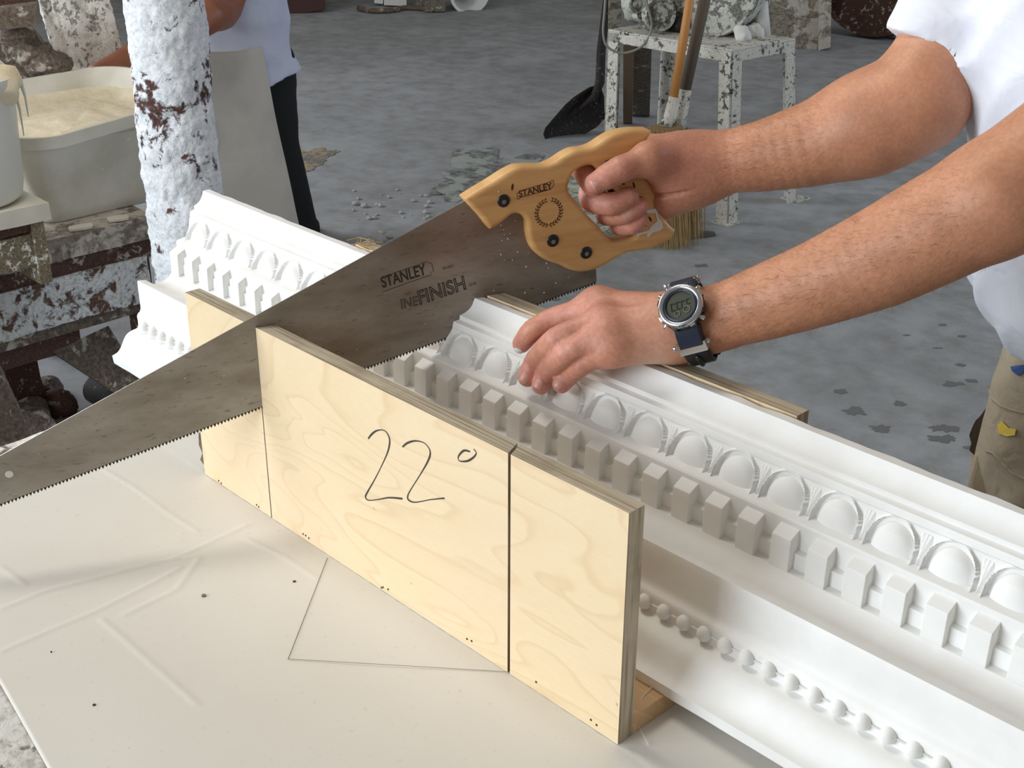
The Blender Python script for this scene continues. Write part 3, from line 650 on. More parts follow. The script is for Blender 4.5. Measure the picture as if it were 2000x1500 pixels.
def creased(f, lines):                     # shallow folds in the skin
    def h(P):
        d = f(P)
        for c, n_, w_, dep, ext in lines:
            q = P - np.array(c); s = q @ (np.array(n_) / np.linalg.norm(n_)); r2 = np.linalg.norm(q, axis=1); d = d + dep * np.exp(-(s / w_) ** 2) * np.exp(-(r2 / ext) ** 4)
        return d
    return h
def dirn(a, b): a, b = np.array(a), np.array(b); return (b - a) / np.linalg.norm(b - a)
dt = dirn(tM, tT)
linesR = [(tI + dt * k + NV * .008, dt, .0009, .0008, .011) for k in (-.004, 0, .0035)] + [(Np(1308, 371, .016), dirn(Np(1308, 371, 0), Np(1302, 350, 0)), .0024, .0045, .026), (Np(1335, 352, .015), dirn(Np(1335, 352, 0), Np(1352, 345, 0)), .0018, .0010, .02)]
hR = creased(handR, linesR)
allp = np.array([wR, eR, shR, tT, mc['p'], Np(1209, 441, 0)])
def fine(f, pts, h, pad=.07): return nets(f, pts.min(0) - pad, pts.max(0) + pad, h)
PR, FR = fine(hR, allp, .0021)
# --- left arm and hand on the moulding
eL = np.array([.560, .372, 1.247]); shL = np.array([.692, .537, 1.414])
wL = Zp(1322, 636, T + 1.165 * S)
def Lz(u, v, z): return Zp(u, v, T + z * S)
def lerpD(u, v, t): q = wL * (1 - t) + eL * t; return Hp(u, v, np.linalg.norm((q - CAM)[:2]))
aL = [wL, lerpD(1400, 622, .12), lerpD(1490, 592, .27), lerpD(1600, 553, .45), lerpD(1720, 503, .65), lerpD(1830, 447, .83), lerpD(1945, 388, 1.)]
eL = aL[-1]; rL = [.0265, .0290, .0340, .0385, .0440, .0470, .0490]
axL = dirn(aL[0], aL[2]); n0L = np.array([.25, -.70, .66]); n0L -= axL * (n0L @ axL); n0L /= np.linalg.norm(n0L); sdL = np.cross(axL, n0L); sdL = sdL if sdL[2] > 0 else -sdL
armL = blend([chain(aL[1:], rL[1:], .012), rcone(wL + sdL * .0085, aL[1] + sdL * .005, .0180, .0225), rcone(wL - sdL * .0085, aL[1] - sdL * .005, .0180, .0225), chain([eL, eL + (shL - eL) * .5, shL], [.049, .053, .058], .03), ell(wL, (.019, .019, .019))], .012)
MC = {'i': Lz(1168, 601, 1.165), 'm': Lz(1176, 628, 1.165), 'r': Lz(1186, 652, 1.145), 'p': Lz(1196, 672, 1.108)}
PI_ = {'i': Lz(1084, 622, 1.095), 'm': Lz(1088, 662, 1.100), 'r': Lz(1106, 688, 1.062), 'p': Lz(1140, 709, 1.015)}
DI = {'i': Lz(1040, 645, 1.04), 'm': Yp(1047, 703, .178), 'r': Yp(1070, 727, .177), 'p': Yp(1111, 733, .176)}
TI = {'i': Lz(1019, 671, .955), 'm': Yp(1030, 737, .169), 'r': Yp(1057, 752, .168), 'p': Yp(1097, 750, .169)}
rad = {'i': (.0130, .0116, .0108, .0094), 'm': (.0130, .0118, .0110, .0096), 'r': (.0128, .0115, .0108, .0095), 'p': (.0120, .0110, .0103, .0091)}
palmL = blend([rcone(wL + sdL * o_, MC[k], r_, r2) for k, r_, r2, o_ in (('i', .0185, .0130, .008), ('m', .019, .0130, .003), ('r', .0185, .0125, -.003), ('p', .0175, .0118, -.009))] +
              [rcone(wL - sdL * .012 - n0L * .004, MC['p'] + np.array([.004, -.002, -.008]), .0170, .0120),
               rcone(wL + [-.02, .005, -.006], MC['i'] + np.array([0.004, .014, -.012]), .016, .012), ell(MC['i'] + [0, 0, .003], (.0125, .0125, .0118)), rcone((MC['i'] + wL) / 2 + [0, .004, .006], MC['i'] + [0, .003, .001], .0135, .0115), rcone(MC['i'], MC['p'], .0125, .0115)], .016)
fgL = [chain([MC[k], PI_[k], DI[k], TI[k]], rad[k], .018) for k in 'imrp']

thL = chain([wL + [-.03, .012, -.012], MC['i'] + np.array([-.012, .040, -.026]), MC['i'] + np.array([-.050, .038, -.036])], [.0185, .0125, .0095], .006)
handL = union_hand(armL, palmL, fgL + [thL], kf=.014)
linesL = []
for k in 'imrp':
    d_ = dirn(PI_[k], DI[k]) * .5 + dirn(MC[k], PI_[k]) * .5
    for o_ in (-.0040, -.0008, .0024): linesL.append((PI_[k] + d_ * o_ + np.array([.003, -.006, .006]), d_, .0006, .0006, .0085))
    linesL.append((DI[k] + np.array([.002, -.005, .005]), dirn(DI[k], TI[k]), .0006, .0005, .008))
dw = dirn(wL, MC['m'])
for o_ in (-.012, -.006): linesL.append((wL + dw * (.012 + o_) + np.array([.006, -.012, .012]), dw, .0010, .0007, .016))
hL = creased(handL, linesL)
tend = [rcone(wL + dw * .018 + (MC[k] - wL) * .05 + np.array([.003, -.004, .018]), MC[k] + np.array([.001, -.002, .0105]), .0022, .0022) for k in 'im']
hL2 = lambda P: smin(hL(P), np.minimum(tend[0](P), tend[1](P)), .005)
PL, FL = fine(hL2, np.array([wL, eL, shL] + list(TI.values())), .0021)
# --- the rest of the body
nearer = lambda q, k=.92: CAM + (np.array(q) - CAM) * k
hip, chest, neck, head = nearer([.585, .880, .93]), nearer([.490, .735, 1.28]), nearer([.478, .690, 1.46]), nearer([.44, .600, 1.60])
kR = hip - NV * .12 + np.array([-.02, -.02, -.46]); kL = hip + NV * .10 + np.array([-.03, -.10, -.46]); aR = kR + np.array([.05, .12, -.39]); aL_ = kL + np.array([.02, .06, -.39])
Ax = np.array([NV, EV, UV])
chest0 = chest; torso = blend([ell(hip, (.16, .105, .12), Ax), ell((hip + chest) / 2 + np.array([.025, .03, 0]), (.135, .09, .19), Ax), ell(chest + np.array([.03, .035, 0]), (.150, .095, .17), Ax), rcone(shR + [.02, .02, -.0], chest + [0.03, 0.035, .08], .045, .06), rcone(shL, chest + [0.03, 0.035, .08], .050, .06), rcone(chest + [0, 0, .12], neck + EV * -.01, .07, .058)], .06)
hd = blend([rcone(neck, head + [0, 0, -.06], .056, .055), ell(head + [0, 0, .02], (.077, .098, .115), Ax), ell(head - EV * .075 + [0, 0, -.055], (.045, .035, .045), Ax), rcone(head - EV * .095 + [0, 0, .012], head - EV * .118 + [0, 0, -.022], .010, .015),
             ell(head + NV * .078, (.010, .020, .032), Ax), ell(head - NV * .078, (.010, .020, .032), Ax)], .02)
hd = creased(hd, [(head - EV * .10 + [0, 0, -.06], UV, .004, .004, .03), (head - EV * .09 + NV * .032 + [0, 0, .01], UV, .008, .005, .014), (head - EV * .09 - NV * .032 + [0, 0, .01], UV, .008, .005, .014)])
legs = blend([chain([hip - NV * .09 + [0, 0, -.03], kR, aR], [.10, .062, .042]), chain([hip + NV * .09 + [0, 0, -.03], kL, aL_], [.10, .062, .042]), rcone(aR, aR - EV * .17 + [0, 0, -.045], .038, .03), rcone(aL_, aL_ - EV * .17 + [0, 0, -.045], .038, .03)], .03)
bodyf = blend([torso, hd, legs], .03)
PB, FB = nets(bodyf, [.2, .4, -.02], [.95, 1.25, 1.78], .011)
P = np.concatenate([PR, PL, PB]); Fq = np.concatenate([FR, FL + len(PR), FB + len(PR) + len(PL)])
pinks = [(tT, .03, .9), (tI, .018, 1.), (Np(1229, 384, .02), .03, .9), (Np(1250, 402, .02), .03, .9), (Np(1250, 430, .02), .03, 1.), (Np(1209, 441, 0), .02, .9), (Np(1156, 391, 0), .03, .9), (wR + (tM - wR) * .5, .05, .55)]
pinks += [(Lz(1150, 650, 1.1), .075, .62)]
pinks += [(TI[k], .030, 1.) for k in 'imrp'] + [(PI_[k], .022, .8) for k in 'imrp'] + [(MC[k], .02, .6) for k in 'imrp']
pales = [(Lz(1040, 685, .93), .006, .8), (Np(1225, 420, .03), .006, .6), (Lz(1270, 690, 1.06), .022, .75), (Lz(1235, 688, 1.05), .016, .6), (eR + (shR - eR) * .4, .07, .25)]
person = thing('person', (hip[0], hip[1], 0), 'person in white T-shirt and khaki trousers leaning over the bench, gripping the hand saw', 'person')
put('body', np_mesh('body', P, Fq, MAT['skin'], skin_tint(P, pinks, pales)), person)
# finger nails
def nail(c, d_, n_, w_, l_, off):
    c = np.array(c, float); d_ = np.array(d_) / np.linalg.norm(d_); n_ = np.array(n_, float); n_ -= d_ * (n_ @ d_); n_ /= np.linalg.norm(n_); s = np.cross(d_, n_)
    g = G(); v = []; nu, nv_ = 8, 8
    for i in range(nu + 1):
        for j in range(nv_ + 1):
            a = (i / nu - .5) * 2; b = (j / nv_ - .5) * 2; sx = a * math.sqrt(1 - (.80 if b < 0 else .6) * b * b); ang = sx * 1.05
            v.append(c + s * (sin(ang) * w_) + n_ * (off - w_ * .95 * (1 - cos(ang)) - .0011 * b * b) + d_ * b * l_)
    f = [(i * (nv_ + 1) + j, (i + 1) * (nv_ + 1) + j, (i + 1) * (nv_ + 1) + j + 1, i * (nv_ + 1) + j + 1) for i in range(nu) for j in range(nv_)]
    g.add(v, f); o = g.put('fingernail', MAT['nail'], person, True); so = o.modifiers.new('thick', 'SOLIDIFY'); so.thickness = .0004; so.offset = 1; return o
viewR = -ray(1170, 350)
nail(tT + dirn(tT, tI) * .003, dirn(tI, tT), NV * .9 + UV * .45, .0080, .0080, .0110)
for k, w_ in (('m', .0058), ('r', .0056), ('p', .0052)):
    d_ = dirn(DI[k], TI[k]); nail(TI[k] + d_ * .001, d_, np.array([.35, -.80, .35]), w_, .0052, rad[k][3] + .0003)
d_ = dirn(DI['i'], TI['i']); o = nail(TI['i'], d_, np.array([.55, -.75, -.15]), .0062, .0060, rad['i'][3] - .0002); o.data = o.data.copy(); o.data.materials[0] = MAT['white']; o['label'] = 'nail whitened with plaster dust'
# arm hair
rnd = np.random.RandomState(4)
def hair(path, rads, n, lo, hi, side, ln=.016):
    v = []; f = []
    for i in range(n):
        t = rnd.uniform(lo, hi) * (len(path) - 1); k = min(int(t), len(path) - 2); q = t - k; c = path[k] * (1 - q) + path[k + 1] * q; r_ = rads[k] * (1 - q) + rads[k + 1] * q
        ax_ = dirn(path[k], path[k + 1]); a = rnd.uniform(0, 2 * pi); x = np.cross(ax_, UV); x /= np.linalg.norm(x); y = np.cross(ax_, x); n_ = cos(a) * x + sin(a) * y
        if n_ @ side < -.35: continue
        p0 = c + n_ * (r_ - .002); L = ln * rnd.uniform(.5, 1.1); dr = n_ * .55 - ax_ * .75 * rnd.uniform(.5, 1) + rnd.normal(0, .25, 3); dr /= np.linalg.norm(dr)
        p1 = p0 + dr * L * .5; p2 = p1 + (dr + (-ax_) * .3 - n_ * .35) * L * .5; w_ = np.cross(dr, n_ + .1); w_ = w_ / np.linalg.norm(w_) * .00011; m_ = len(v)
        v += [p0 - w_, p0 + w_, p1 - w_ * .8, p1 + w_ * .8, p2]; f += [(m_, m_ + 1, m_ + 3, m_ + 2), (m_ + 2, m_ + 3, m_ + 4)]
    return v, f
v1, f1 = hair(fR, rR, 3000, .10, .95, np.array([-.2, -.3, .5]))
v2, f2 = hair(aL, rL, 3200, .14, 1., np.array([.2, -.3, .1]))
o = G().add(v1, f1).add(v2, f2).put('arm_hair', MAT['hair'], person); o['kind'] = 'stuff'
# --- T-shirt: body of the shirt, two sleeves
def cap(f, p, n_):                          # keep the side of the plane n points away from
    p = np.array(p); n_ = np.array(n_) / np.linalg.norm(n_); return lambda P: np.maximum(f(P), (P - p) @ n_)
uaR = dirn(eR, umR)
cc_ = umR - uaR * .016; vv_ = ray(1855, 75); ni = np.cross(vv_, Hp(1902, 103, 1.2) - Hp(1808, 46, 1.2)); ni /= np.linalg.norm(ni); ni = ni if ni @ uaR < 0 else -ni; ni = ni - uaR * .25
slR = cap(rcone(eR + uaR * .03, shR, .0555, .072), cc_, ni)
uaL = dirn(eL, shL); slL = cap(rcone(eL + uaL * .12, shL + uaL * .02, .066, .074), eL + uaL * .13, -uaL)
front = chest - EV * .05
sh0 = blend([ell(chest + np.array([.012, .022, .03]), (.185, .135, .20), Ax), ell(chest + np.array([.022, .035, -.14]), (.175, .130, .18), Ax), ell(nearer([.553, .835, 1.02]), (.175, .125, .175), Ax), rcone(shR + [.03, .02, .0], chest + [0.02, 0.02, .10], .060, .08), rcone(shL, chest + [0.02, 0.02, .10], .066, .09)], .03)
hem = nearer([.5, .8, .955])
sh1 = cap(sh0, hem, -(UV * 1.0 + EV * .12)); sh1 = cap(sh1, neck + [0, 0, -.025], UV + EV * -.25)
def shf(P):
    d = smin(sh1(P), np.minimum(slR(P), slL(P)), .03)
    w_ = vnoise(P, 34) * .004 + np.abs(np.sin(P[:, 2] * 40 + 3.2 * np.sin(P @ NV * 17) + P @ EV * 24)) * .0055
    return d + w_
PS, FS = nets(shf, [.1, .35, .86], [1.0, 1.1, 1.6], .0052)
shirt = put('t_shirt', np_mesh('t_shirt', PS, FS, MAT['shirt']), person)
# --- trousers with torn thigh pocket
tr0 = blend([ell(hip + [0, 0, -.01], (.178, .125, .13), Ax), chain([hip - NV * .09 + [0, 0, -.03], kR, aR + [0, 0, .03]], [.128, .092, .082]), chain([hip + NV * .09 + [0, 0, -.03], kL, aL_ + [0, 0, .03]], [.128, .092, .082])], .03)
tr1 = cap(tr0, hip + [0, 0, .075], UV); tr1 = cap(tr1, [0, 0, .05], -UV)
def trf(P): return tr1(P) + vnoise(P, 26) * .005 + np.abs(np.sin(P[:, 2] * 30 + 3 * np.sin(P[:, 0] * 18) + P[:, 1] * 14)) * .004
PT, FT = nets(trf, [.15, .4, .03], [.95, 1.25, 1.1], .0075)
trs = put('trousers', np_mesh('trousers', PT, FT, MAT['trouser']), person)

# pocket flap, patch of paint, waistband label
def onbody(f, u, v, D0=1.2):
    d = ray(u, v); t = D0
    for _ in range(90):
        q = CAM + d * t; s_ = float(f(q[None])[0])
        if s_ < .0008 or t > 2.2: break
        t += max(s_ * .8, .001)
    t = min(t, 2.2)
    return CAM + d * t
def patch(name, f, poly, mat, parent, th=.0015, n=1):
    pts = [onbody(f, *q) for q in poly]; c = sum(pts) / len(pts); d = -ray(*poly[0])
    g = G(); g.prism([p + d * .002 for p in pts], d * th); return g.put(name, mat, parent)
patch('waistband_label', trf, [(1973, 716), (1999, 712), (1999, 726), (1988, 734), (1976, 724)], MAT['blue'], person)
patch('paint_spot', trf, [(1948, 830), (1956, 822), (1970, 836), (1984, 838), (1982, 850), (1966, 852), (1950, 846)], MAT['ywl'], person)
hemp = [onbody(trf, u, v) for u, v in ((1929, 755), (1938, 778), (1955, 792), (1975, 800), (2000, 806), (2040, 808))]
G().tube(hemp, .0018, 8).put('pocket_seam', MAT['trouser'], person, True)
hemp = [onbody(trf, u, v) for u, v in ((1926, 880), (1940, 884), (1955, 900), (1975, 922), (2000, 935), (2040, 945))]
G().tube(hemp, .0020, 8).put('pocket_seam', MAT['trouser'], person, True)
c0 = onbody(trf, 1935, 800); rr = -ray(1920, 900); rv = RC[0]
def TP(u, v, off): d = ray(u, v); k = ((c0 - CAM) @ ray(1935, 880)); return CAM + d * (k + off)
pk = [(1932, 788), (1915, 812), (1905, 822), (1898, 836), (1893, 850), (1897, 866), (1893, 880), (1902, 888), (1912, 882), (1930, 886), (1940, 850)]
g = G(); g.prism([TP(a, b, .045) for a, b in pk], rr * -.02); o = g.put('torn_pocket', MAT['pocket'], person); o['label'] = 'dark frayed mouth of the torn pocket'
pf = [(1903, 890), (1913, 880), (1925, 884), (1938, 880), (1950, 900), (1960, 960), (1962, 1010), (1900, 985), (1890, 945), (1892, 930), (1899, 908)]
g = G(); g.prism([TP(a, b, .03) for a, b in pf], rr * -.025); o = g.put('pocket_bag', MAT['trouser'], person); bevel(o, .006, 3)

# ================================================================== THE WRIST WATCH
ax_ = dirn(aL[0], aL[2]); wc_ = aL[0] + ax_ * .017; n0 = np.array([.25, -.70, .66]); n0 -= ax_ * (n0 @ ax_); n0 /= np.linalg.norm(n0); sd = np.cross(ax_, n0)
def srf(t):
    d = n0 * cos(t) + sd * sin(t); best = 0
    for off_ in (-.009, 0, .009):
        r_ = .012
        while hL2((wc_ + ax_ * off_ + d * r_)[None])[0] < 0 and r_ < .05: r_ += .0006
        best = max(best, r_)
    return best
wcen = wc_ + n0 * (srf(0) + .0075)
watch = thing('wristwatch', tuple(wcen), 'chunky silver and black digital wristwatch with a rubber strap, on the left wrist', 'watch')
def WL(a, b, c): return wcen + ax_ * a + sd * b + n0 * c       # along arm, round the wrist, outwards
WB = (ax_, sd, n0)
KS = lambda L: [(a * .90, b) for a, b in L]
g = G(); g.lathe(wcen, KS([(0, -.008), (.0200, -.008), (.0232, -.005), (.0238, .000), (.0225, .0030), (.0205, .0038)]), 40, 0, n0); o = g.put('case', MAT['black'], watch, True)
g = G(); g.lathe(wcen, KS([(.0205, .0020), (.0232, .0022), (.0236, .0042), (.0222, .0060), (.0196, .0066), (.0176, .0052), (.0170, .0030)]), 48, 0, n0); o = g.put('bezel', MAT['silver'], watch, True)
g = G(); g.lathe(wcen, KS([(.0172, .0036), (0, .0036)]), 40, 0, n0); dial = g.put('dial', MAT['darkglass'], watch)
g = G(); g.lathe(wcen, KS([(.0172, .0044), (.0160, .0058), (.0150, .0046)]), 40, 0, n0); g.put('chapter_ring', MAT['navy'], watch, True)
for a, b, r_ in ((.0054, .0045, .0034), (-.0036, .0068, .0027)):
    g = G(); g.lathe(WL(a, b, .0039), [(r_, 0), (r_, .0005), (r_ * .8, .0005), (r_ * .8, 0)], 20, 0, n0); g.put('subdial', MAT['silver'], dial)
g = G()
for a, b, w_, h_ in ((-.009, -.004, .0045, .0065), (-.0035, -.0045, .0035, .0065), (.0010, -.0045, .0035, .0065), (.006, -.005, .0035, .0045)):
    g.obox(WL(a, b, .0038), ax_ * w_, sd * h_ * .16, n0 * .0003); g.obox(WL(a, b + h_, .0038), ax_ * w_, sd * h_ * .16, n0 * .0003); g.obox(WL(a, b, .0038), ax_ * w_ * .18, sd * h_, n0 * .0003)
g.put('digits', MAT['black'], dial)
for k in range(8):
    a = 2 * pi * (k + .5) / 8; d = ax_ * cos(a) + sd * sin(a); e = np.cross(n0, d)
    g = G(); g.obox(wcen + d * .0200 - e * .0028 + n0 * -.002, e * .0056, d * .0026, n0 * .006); o = g.put('bezel_lug', MAT['silver'] if k % 2 else MAT['black'], watch); bevel(o, .0008, 2)
for a in (.7, -.7, 2.44, -2.44):
    d = ax_ * cos(a) + sd * sin(a); g = G(); g.lathe(wcen + d * .0203 + n0 * .000, [(0, .005), (.0020, .0045), (.0022, 0)], 12, 0, d); g.put('pusher', MAT['silver'], watch, True)
me_, w_ = text_mesh('NF', .0062); me_.materials.append(MAT['black']); o = bpy.data.objects.new('lettering', me_); C.objects.link(o)
ty = -sd; 
if (ty @ UV) < 0: ty = -ty
tx = np.cross(ty, n0); g = G(); bp = wcen - ty * .0192 + n0 * .0058
g.add([bp - tx * .0062 + ty * .0024, bp + tx * .0062 + ty * .0024, bp + tx * .0050 - ty * .0030, bp - tx * .0050 - ty * .0030], [(0, 3, 2, 1)]); pl_ = g.put('name_plate', MAT['silver'], watch)
p0 = bp - tx * w_ * .45 - ty * .0024 + n0 * .0003
Mx = Matrix(((tx[0] * .9, ty[0] * .9, n0[0], p0[0]), (tx[1] * .9, ty[1] * .9, n0[1], p0[1]), (tx[2] * .9, ty[2] * .9, n0[2], p0[2]), (0, 0, 0, 1)))
o.parent = pl_; bpy.context.view_layer.update(); o.matrix_world = Mx
ra_, rb_ = .0340, .0262
RT = np.array([srf(a) for a in np.linspace(0, 2 * pi, 49)]); RT = np.maximum(RT, (np.roll(RT[:-1], 1).tolist() + [RT[0]]))
def ringpt(t, k=1.0):
    a = (t % (2 * pi)) / (2 * pi) * 48; i = int(a); q = a - i; r_ = (RT[i] * (1 - q) + RT[min(i + 1, 48)] * q) + .0006 + (k - 1) * .030
    return wc_ + (n0 * cos(t) + sd * sin(t)) * r_
def band(t0, t1, w0, w1, k0, k1, n=20):
    g = G(); v = []
    for i in range(n + 1):
        t = t0 + (t1 - t0) * i / n; w_ = w0 + (w1 - w0) * i / n
        for k, s_ in ((k0, -1), (k0, 1), (k1, .85), (k1, -.85)): v.append(ringpt(t, k) + ax_ * w_ * s_ * .5)
    f = [(4 * i + j, 4 * i + (j + 1) % 4, 4 * i + 4 + (j + 1) % 4, 4 * i + 4 + j) for i in range(n) for j in range(4)] + [(0, 3, 2, 1), (4 * n, 4 * n + 1, 4 * n + 2, 4 * n + 3)]
    return g.add(v, f)
for sgn in (1, -1):
    o = band(.50 * sgn, .98 * sgn, .026, .025, 1.0, 1.26).put('strap_link', MAT['navy'], watch); bevel(o, .0012, 2)
    o = band(.90 * sgn, 1.16 * sgn, .031, .030, 1.0, 1.22).put('strap_bar', MAT['silver'], watch); bevel(o, .001, 2)
    for e_ in (-1, 1):
        g = G(); g.lathe(ringpt(.94 * sgn, 1.18) + ax_ * .0150 * e_, [(0, .003), (.0022, .0025), (.0024, 0)], 12, 0, ax_ * e_); g.put('spring_bar_screw', MAT['silver'], watch, True)
    st_ = band(1.14 * sgn, 2.6 * sgn, .026, .022, 1.0, 1.11, 30).put('strap', MAT['rubber'], watch); bevel(st_, .0008, 2)
    g = G(); v_ = [ringpt((1.3 + .5 * i / 8) * sgn, 1.125) for i in range(9)]; g.tube(v_, [.001] + [.0028] * 7 + [.001], 8); g.put('strap_rib', MAT['black'], st_, True)
o = band(2.5, 3.78, .027, .027, 1.06, 1.24).put('buckle', MAT['rubber'], watch); bevel(o, .0015, 2)

# ================================================================== THE PLASTER POST
def tagd(o, label, cat, group=None, kind=None): return tag(o, label, cat, group, kind)
pc = np.array([-1.555, .815])
nr, nh = 150, 460; v = []; 
for j in range(nh + 1):
    z = 2.6 * j / nh
    for i in range(nr):
        a = 2 * pi * i / nr; r_ = .084 + .0070 * noise.fractal(Vector((cos(a) * 1.8, sin(a) * 1.8, z * 18)), 1.1, 2.0, 4) + .006 * noise.noise(Vector((cos(a), sin(a), z * 3))) + .0034 * abs(noise.fractal(Vector((cos(a) * 4, sin(a) * 4, z * 44)), 1., 2., 3))
        v.append((pc[0] + r_ * cos(a), pc[1] + r_ * sin(a), z))
f = [(j * nr + i, j * nr + (i + 1) % nr, (j + 1) * nr + (i + 1) % nr, (j + 1) * nr + i) for j in range(nh) for i in range(nr)]
o = put('plaster_caked_post', mesh('plaster_caked_post', v, f, MAT['crustpost'], True)); tag(o, 'round iron post thickly caked in rough white plaster, rust red showing halfway up', 'post')

# ================================================================== LEFT WORK BENCH WITH TUB AND BUCKET
bx = -1.85; zb = Xp(200, 441, bx)[2]; yE = Xp(303, 480, bx)[1]
mixb = thing('mixing_bench', (bx - .35, .3, 0), 'low wooden mixing bench splashed with plaster, under the tub at left', 'bench')
def slab(name, lo, hi, mat, amp=.003, parent=None, seed=0):
    n1 = max(2, int((hi[0] - lo[0]) / .02)); n2 = max(2, int((hi[1] - lo[1]) / .02)); n3 = max(1, int((hi[2] - lo[2]) / .02))
    bm = G(); c = []
    idx = {}; v = []; f = []
    def P(i, j, k):
        if (i, j, k) not in idx: idx[(i, j, k)] = len(v); v.append((lo[0] + (hi[0] - lo[0]) * i / n1, lo[1] + (hi[1] - lo[1]) * j / n2, lo[2] + (hi[2] - lo[2]) * k / n3))
        return idx[(i, j, k)]
    for i in range(n1):
        for j in range(n2): f += [(P(i, j, 0), P(i, j + 1, 0), P(i + 1, j + 1, 0), P(i + 1, j, 0)), (P(i, j, n3), P(i + 1, j, n3), P(i + 1, j + 1, n3), P(i, j + 1, n3))]
    for i in range(n1):
        for k in range(n3): f += [(P(i, 0, k), P(i + 1, 0, k), P(i + 1, 0, k + 1), P(i, 0, k + 1)), (P(i, n2, k), P(i, n2, k + 1), P(i + 1, n2, k + 1), P(i + 1, n2, k))]
    for j in range(n2):
        for k in range(n3): f += [(P(0, j, k), P(0, j, k + 1), P(0, j + 1, k + 1), P(0, j + 1, k)), (P(n1, j, k), P(n1, j + 1, k), P(n1, j + 1, k + 1), P(n1, j, k + 1))]
    me = mesh(name, v, f, mat, True); rough_up(me, amp, 9, seed); me.set_sharp_from_angle(angle=R(50)); return put(name, me, parent)
z1, z2, z3 = Xp(97, 512, bx)[2], Xp(100, 547, bx)[2], Xp(100, 640, bx)[2]
slab('worktop', (bx - .75, -.8, z1), (bx + .012, yE, zb), MAT['benchtop'], .004, mixb, 1)
slab('rail', (bx - .06, -.8, z2 - .01), (bx - .004, yE, z1), MAT['brown'], .001, mixb, 2)
slab('side_board', (bx - .05, -.8, z3), (bx + .004, yE - .03, z2), MAT['crustw'], .006, mixb, 3)
z4 = Xp(80, 668, bx - .05)[2]; z5 = Xp(80, 706, bx - .1)[2]
slab('lower_rail', (bx - .12, -.8, z3 - .035), (bx - .02, yE - .06, z3), MAT['greywood'], .002, mixb, 4)
slab('cross_beam', (bx - .2, -.8, z3 - .12), (bx - .10, Xp(160, 680, bx - .1)[1], z3 - .035), MAT['brown'], .002, mixb, 5)
G().box((bx - .09, yE - .05, 0), (bx - .04, yE + .0, z2)).put('leg', MAT['brown'], mixb)
G().box((bx - .70, yE - .09, 0), (bx - .62, yE - .02, z2)).put('leg', MAT['brown'], mixb)
G().box((bx - .2, -.3, 0), (bx - .10, -.2, z2)).put('leg', MAT['brown'], mixb)
# plank leaning under the bench, black castor, lumps
a, b = Zp(330, 800, .0), Xp(130, 610, bx - .12)
A0, A1, B0, B1 = Xp(102, 687, bx - .1), Xp(212, 636, bx - .1), Zp(275, 800, .03), Zp(312, 800, .03)
g = G(); g.prism([A0, A1, B1, B0], (-.03, .01, -.015)); o = g.put('leaning_plank', MAT['greywood']); tag(o, 'grey dusty plank leaning under the left bench', 'plank')
a, b = Zp(186, 757, .04), Zp(240, 785, .04); cdir = (b - a) / np.linalg.norm(b - a)
g = G(); g.lathe(a, [(0, 0), (.036, 0), (.042, .006), (.042, .16), (.036, .165), (0, .165)], 24, 0, cdir); o = g.put('black_pipe_end', MAT['dirtyblack'], None, True); tag(o, 'short black pipe end lying on the floor under the left bench', 'pipe')
lp = Zp(52, 690, .25); 
g = G(); P_ = [Xp(q[0], q[1], bx - .25) for q in ((-60, 690), (70, 690), (80, 740), (92, 770), (100, 800), (40, 830), (-60, 830))]; g.prism(P_, (-.06, 0, 0)); o = g.put('dark_board', MAT['brown']); tag(o, 'dark brown upright board in shadow beneath the mixing bench', 'board')
for i, (q, r_) in enumerate((((62, 812), .055), ((118, 788), .050), ((95, 755), .04), ((75, 838), .06))):
    me = G().ball(Zp(q[0], q[1], r_ * .6), (r_, r_ * .9, r_ * .75), 20).me('plaster_lump', MAT['greywood' if i != 1 else 'brown'], True); rough_up(me, r_ * .3, 14, i)
    tag(put('plaster_lump', me), ('largest grey plaster lump under the left bench, beside the dark board', 'brown crusted lump right of the grey lumps under the left bench', 'small grey lump sitting between two bigger ones under the left bench', 'lowest grey plaster lump, just above the saw under the left bench')[i], 'plaster lump', 'plaster lumps under the left bench')
g = G(); P_ = [Xp(q[0], q[1], bx + .35) for q in ((-60, 690), (0, 722), (42, 812), (60, 860), (-60, 900))]; g.prism(P_, (-.02, 0.01, 0)); o = g.put('grey_panel', MAT['greywood']); tag(o, 'grey dusty panel leaning between the workbench and the mixing bench', 'panel')
# tub
tubt = thing('plaster_tub', (bx - .22, .75, zb), 'large translucent white tub of wet cream plaster on the left bench', 'tub')
yA, yB = Xp(110, 420, bx - .02)[1], Xp(400, 380, bx - .02)[1]; zR = Xp(200, 226, bx - .01)[2]; D_ = .50; 
def rrect(cx, cy, hx, hy, r_, n=8):
    out = []
    for sx, sy, a0 in ((1, 1, 0), (-1, 1, 90), (-1, -1, 180), (1, -1, 270)):
        for i in range(n + 1):
            a = R(a0 + 90 * i / n); out.append((cx + sx * (hx - r_) + r_ * cos(a), cy + sy * (hy - r_) + r_ * sin(a)))
    return out
cy_, hy_ = (yA + yB) / 2 + .0, (yB - yA) / 2 + .055; cx_, hx_ = bx - .03 - D_ / 2, D_ / 2
levels = [(0, .74, .04), (.006, .775, .045), (.03, .79, .05), (.20, .93, .06), (zR - zb - .03, 1.0, .10), (zR - zb - .03, 1.015, .10), (zR - zb - .03, 1.045, .11), (zR - zb, 1.06, .11), (zR - zb, 1.02, .10), (zR - zb - .02, .985, .10), (.05, .77, .05)]
v = []; n_ = 36
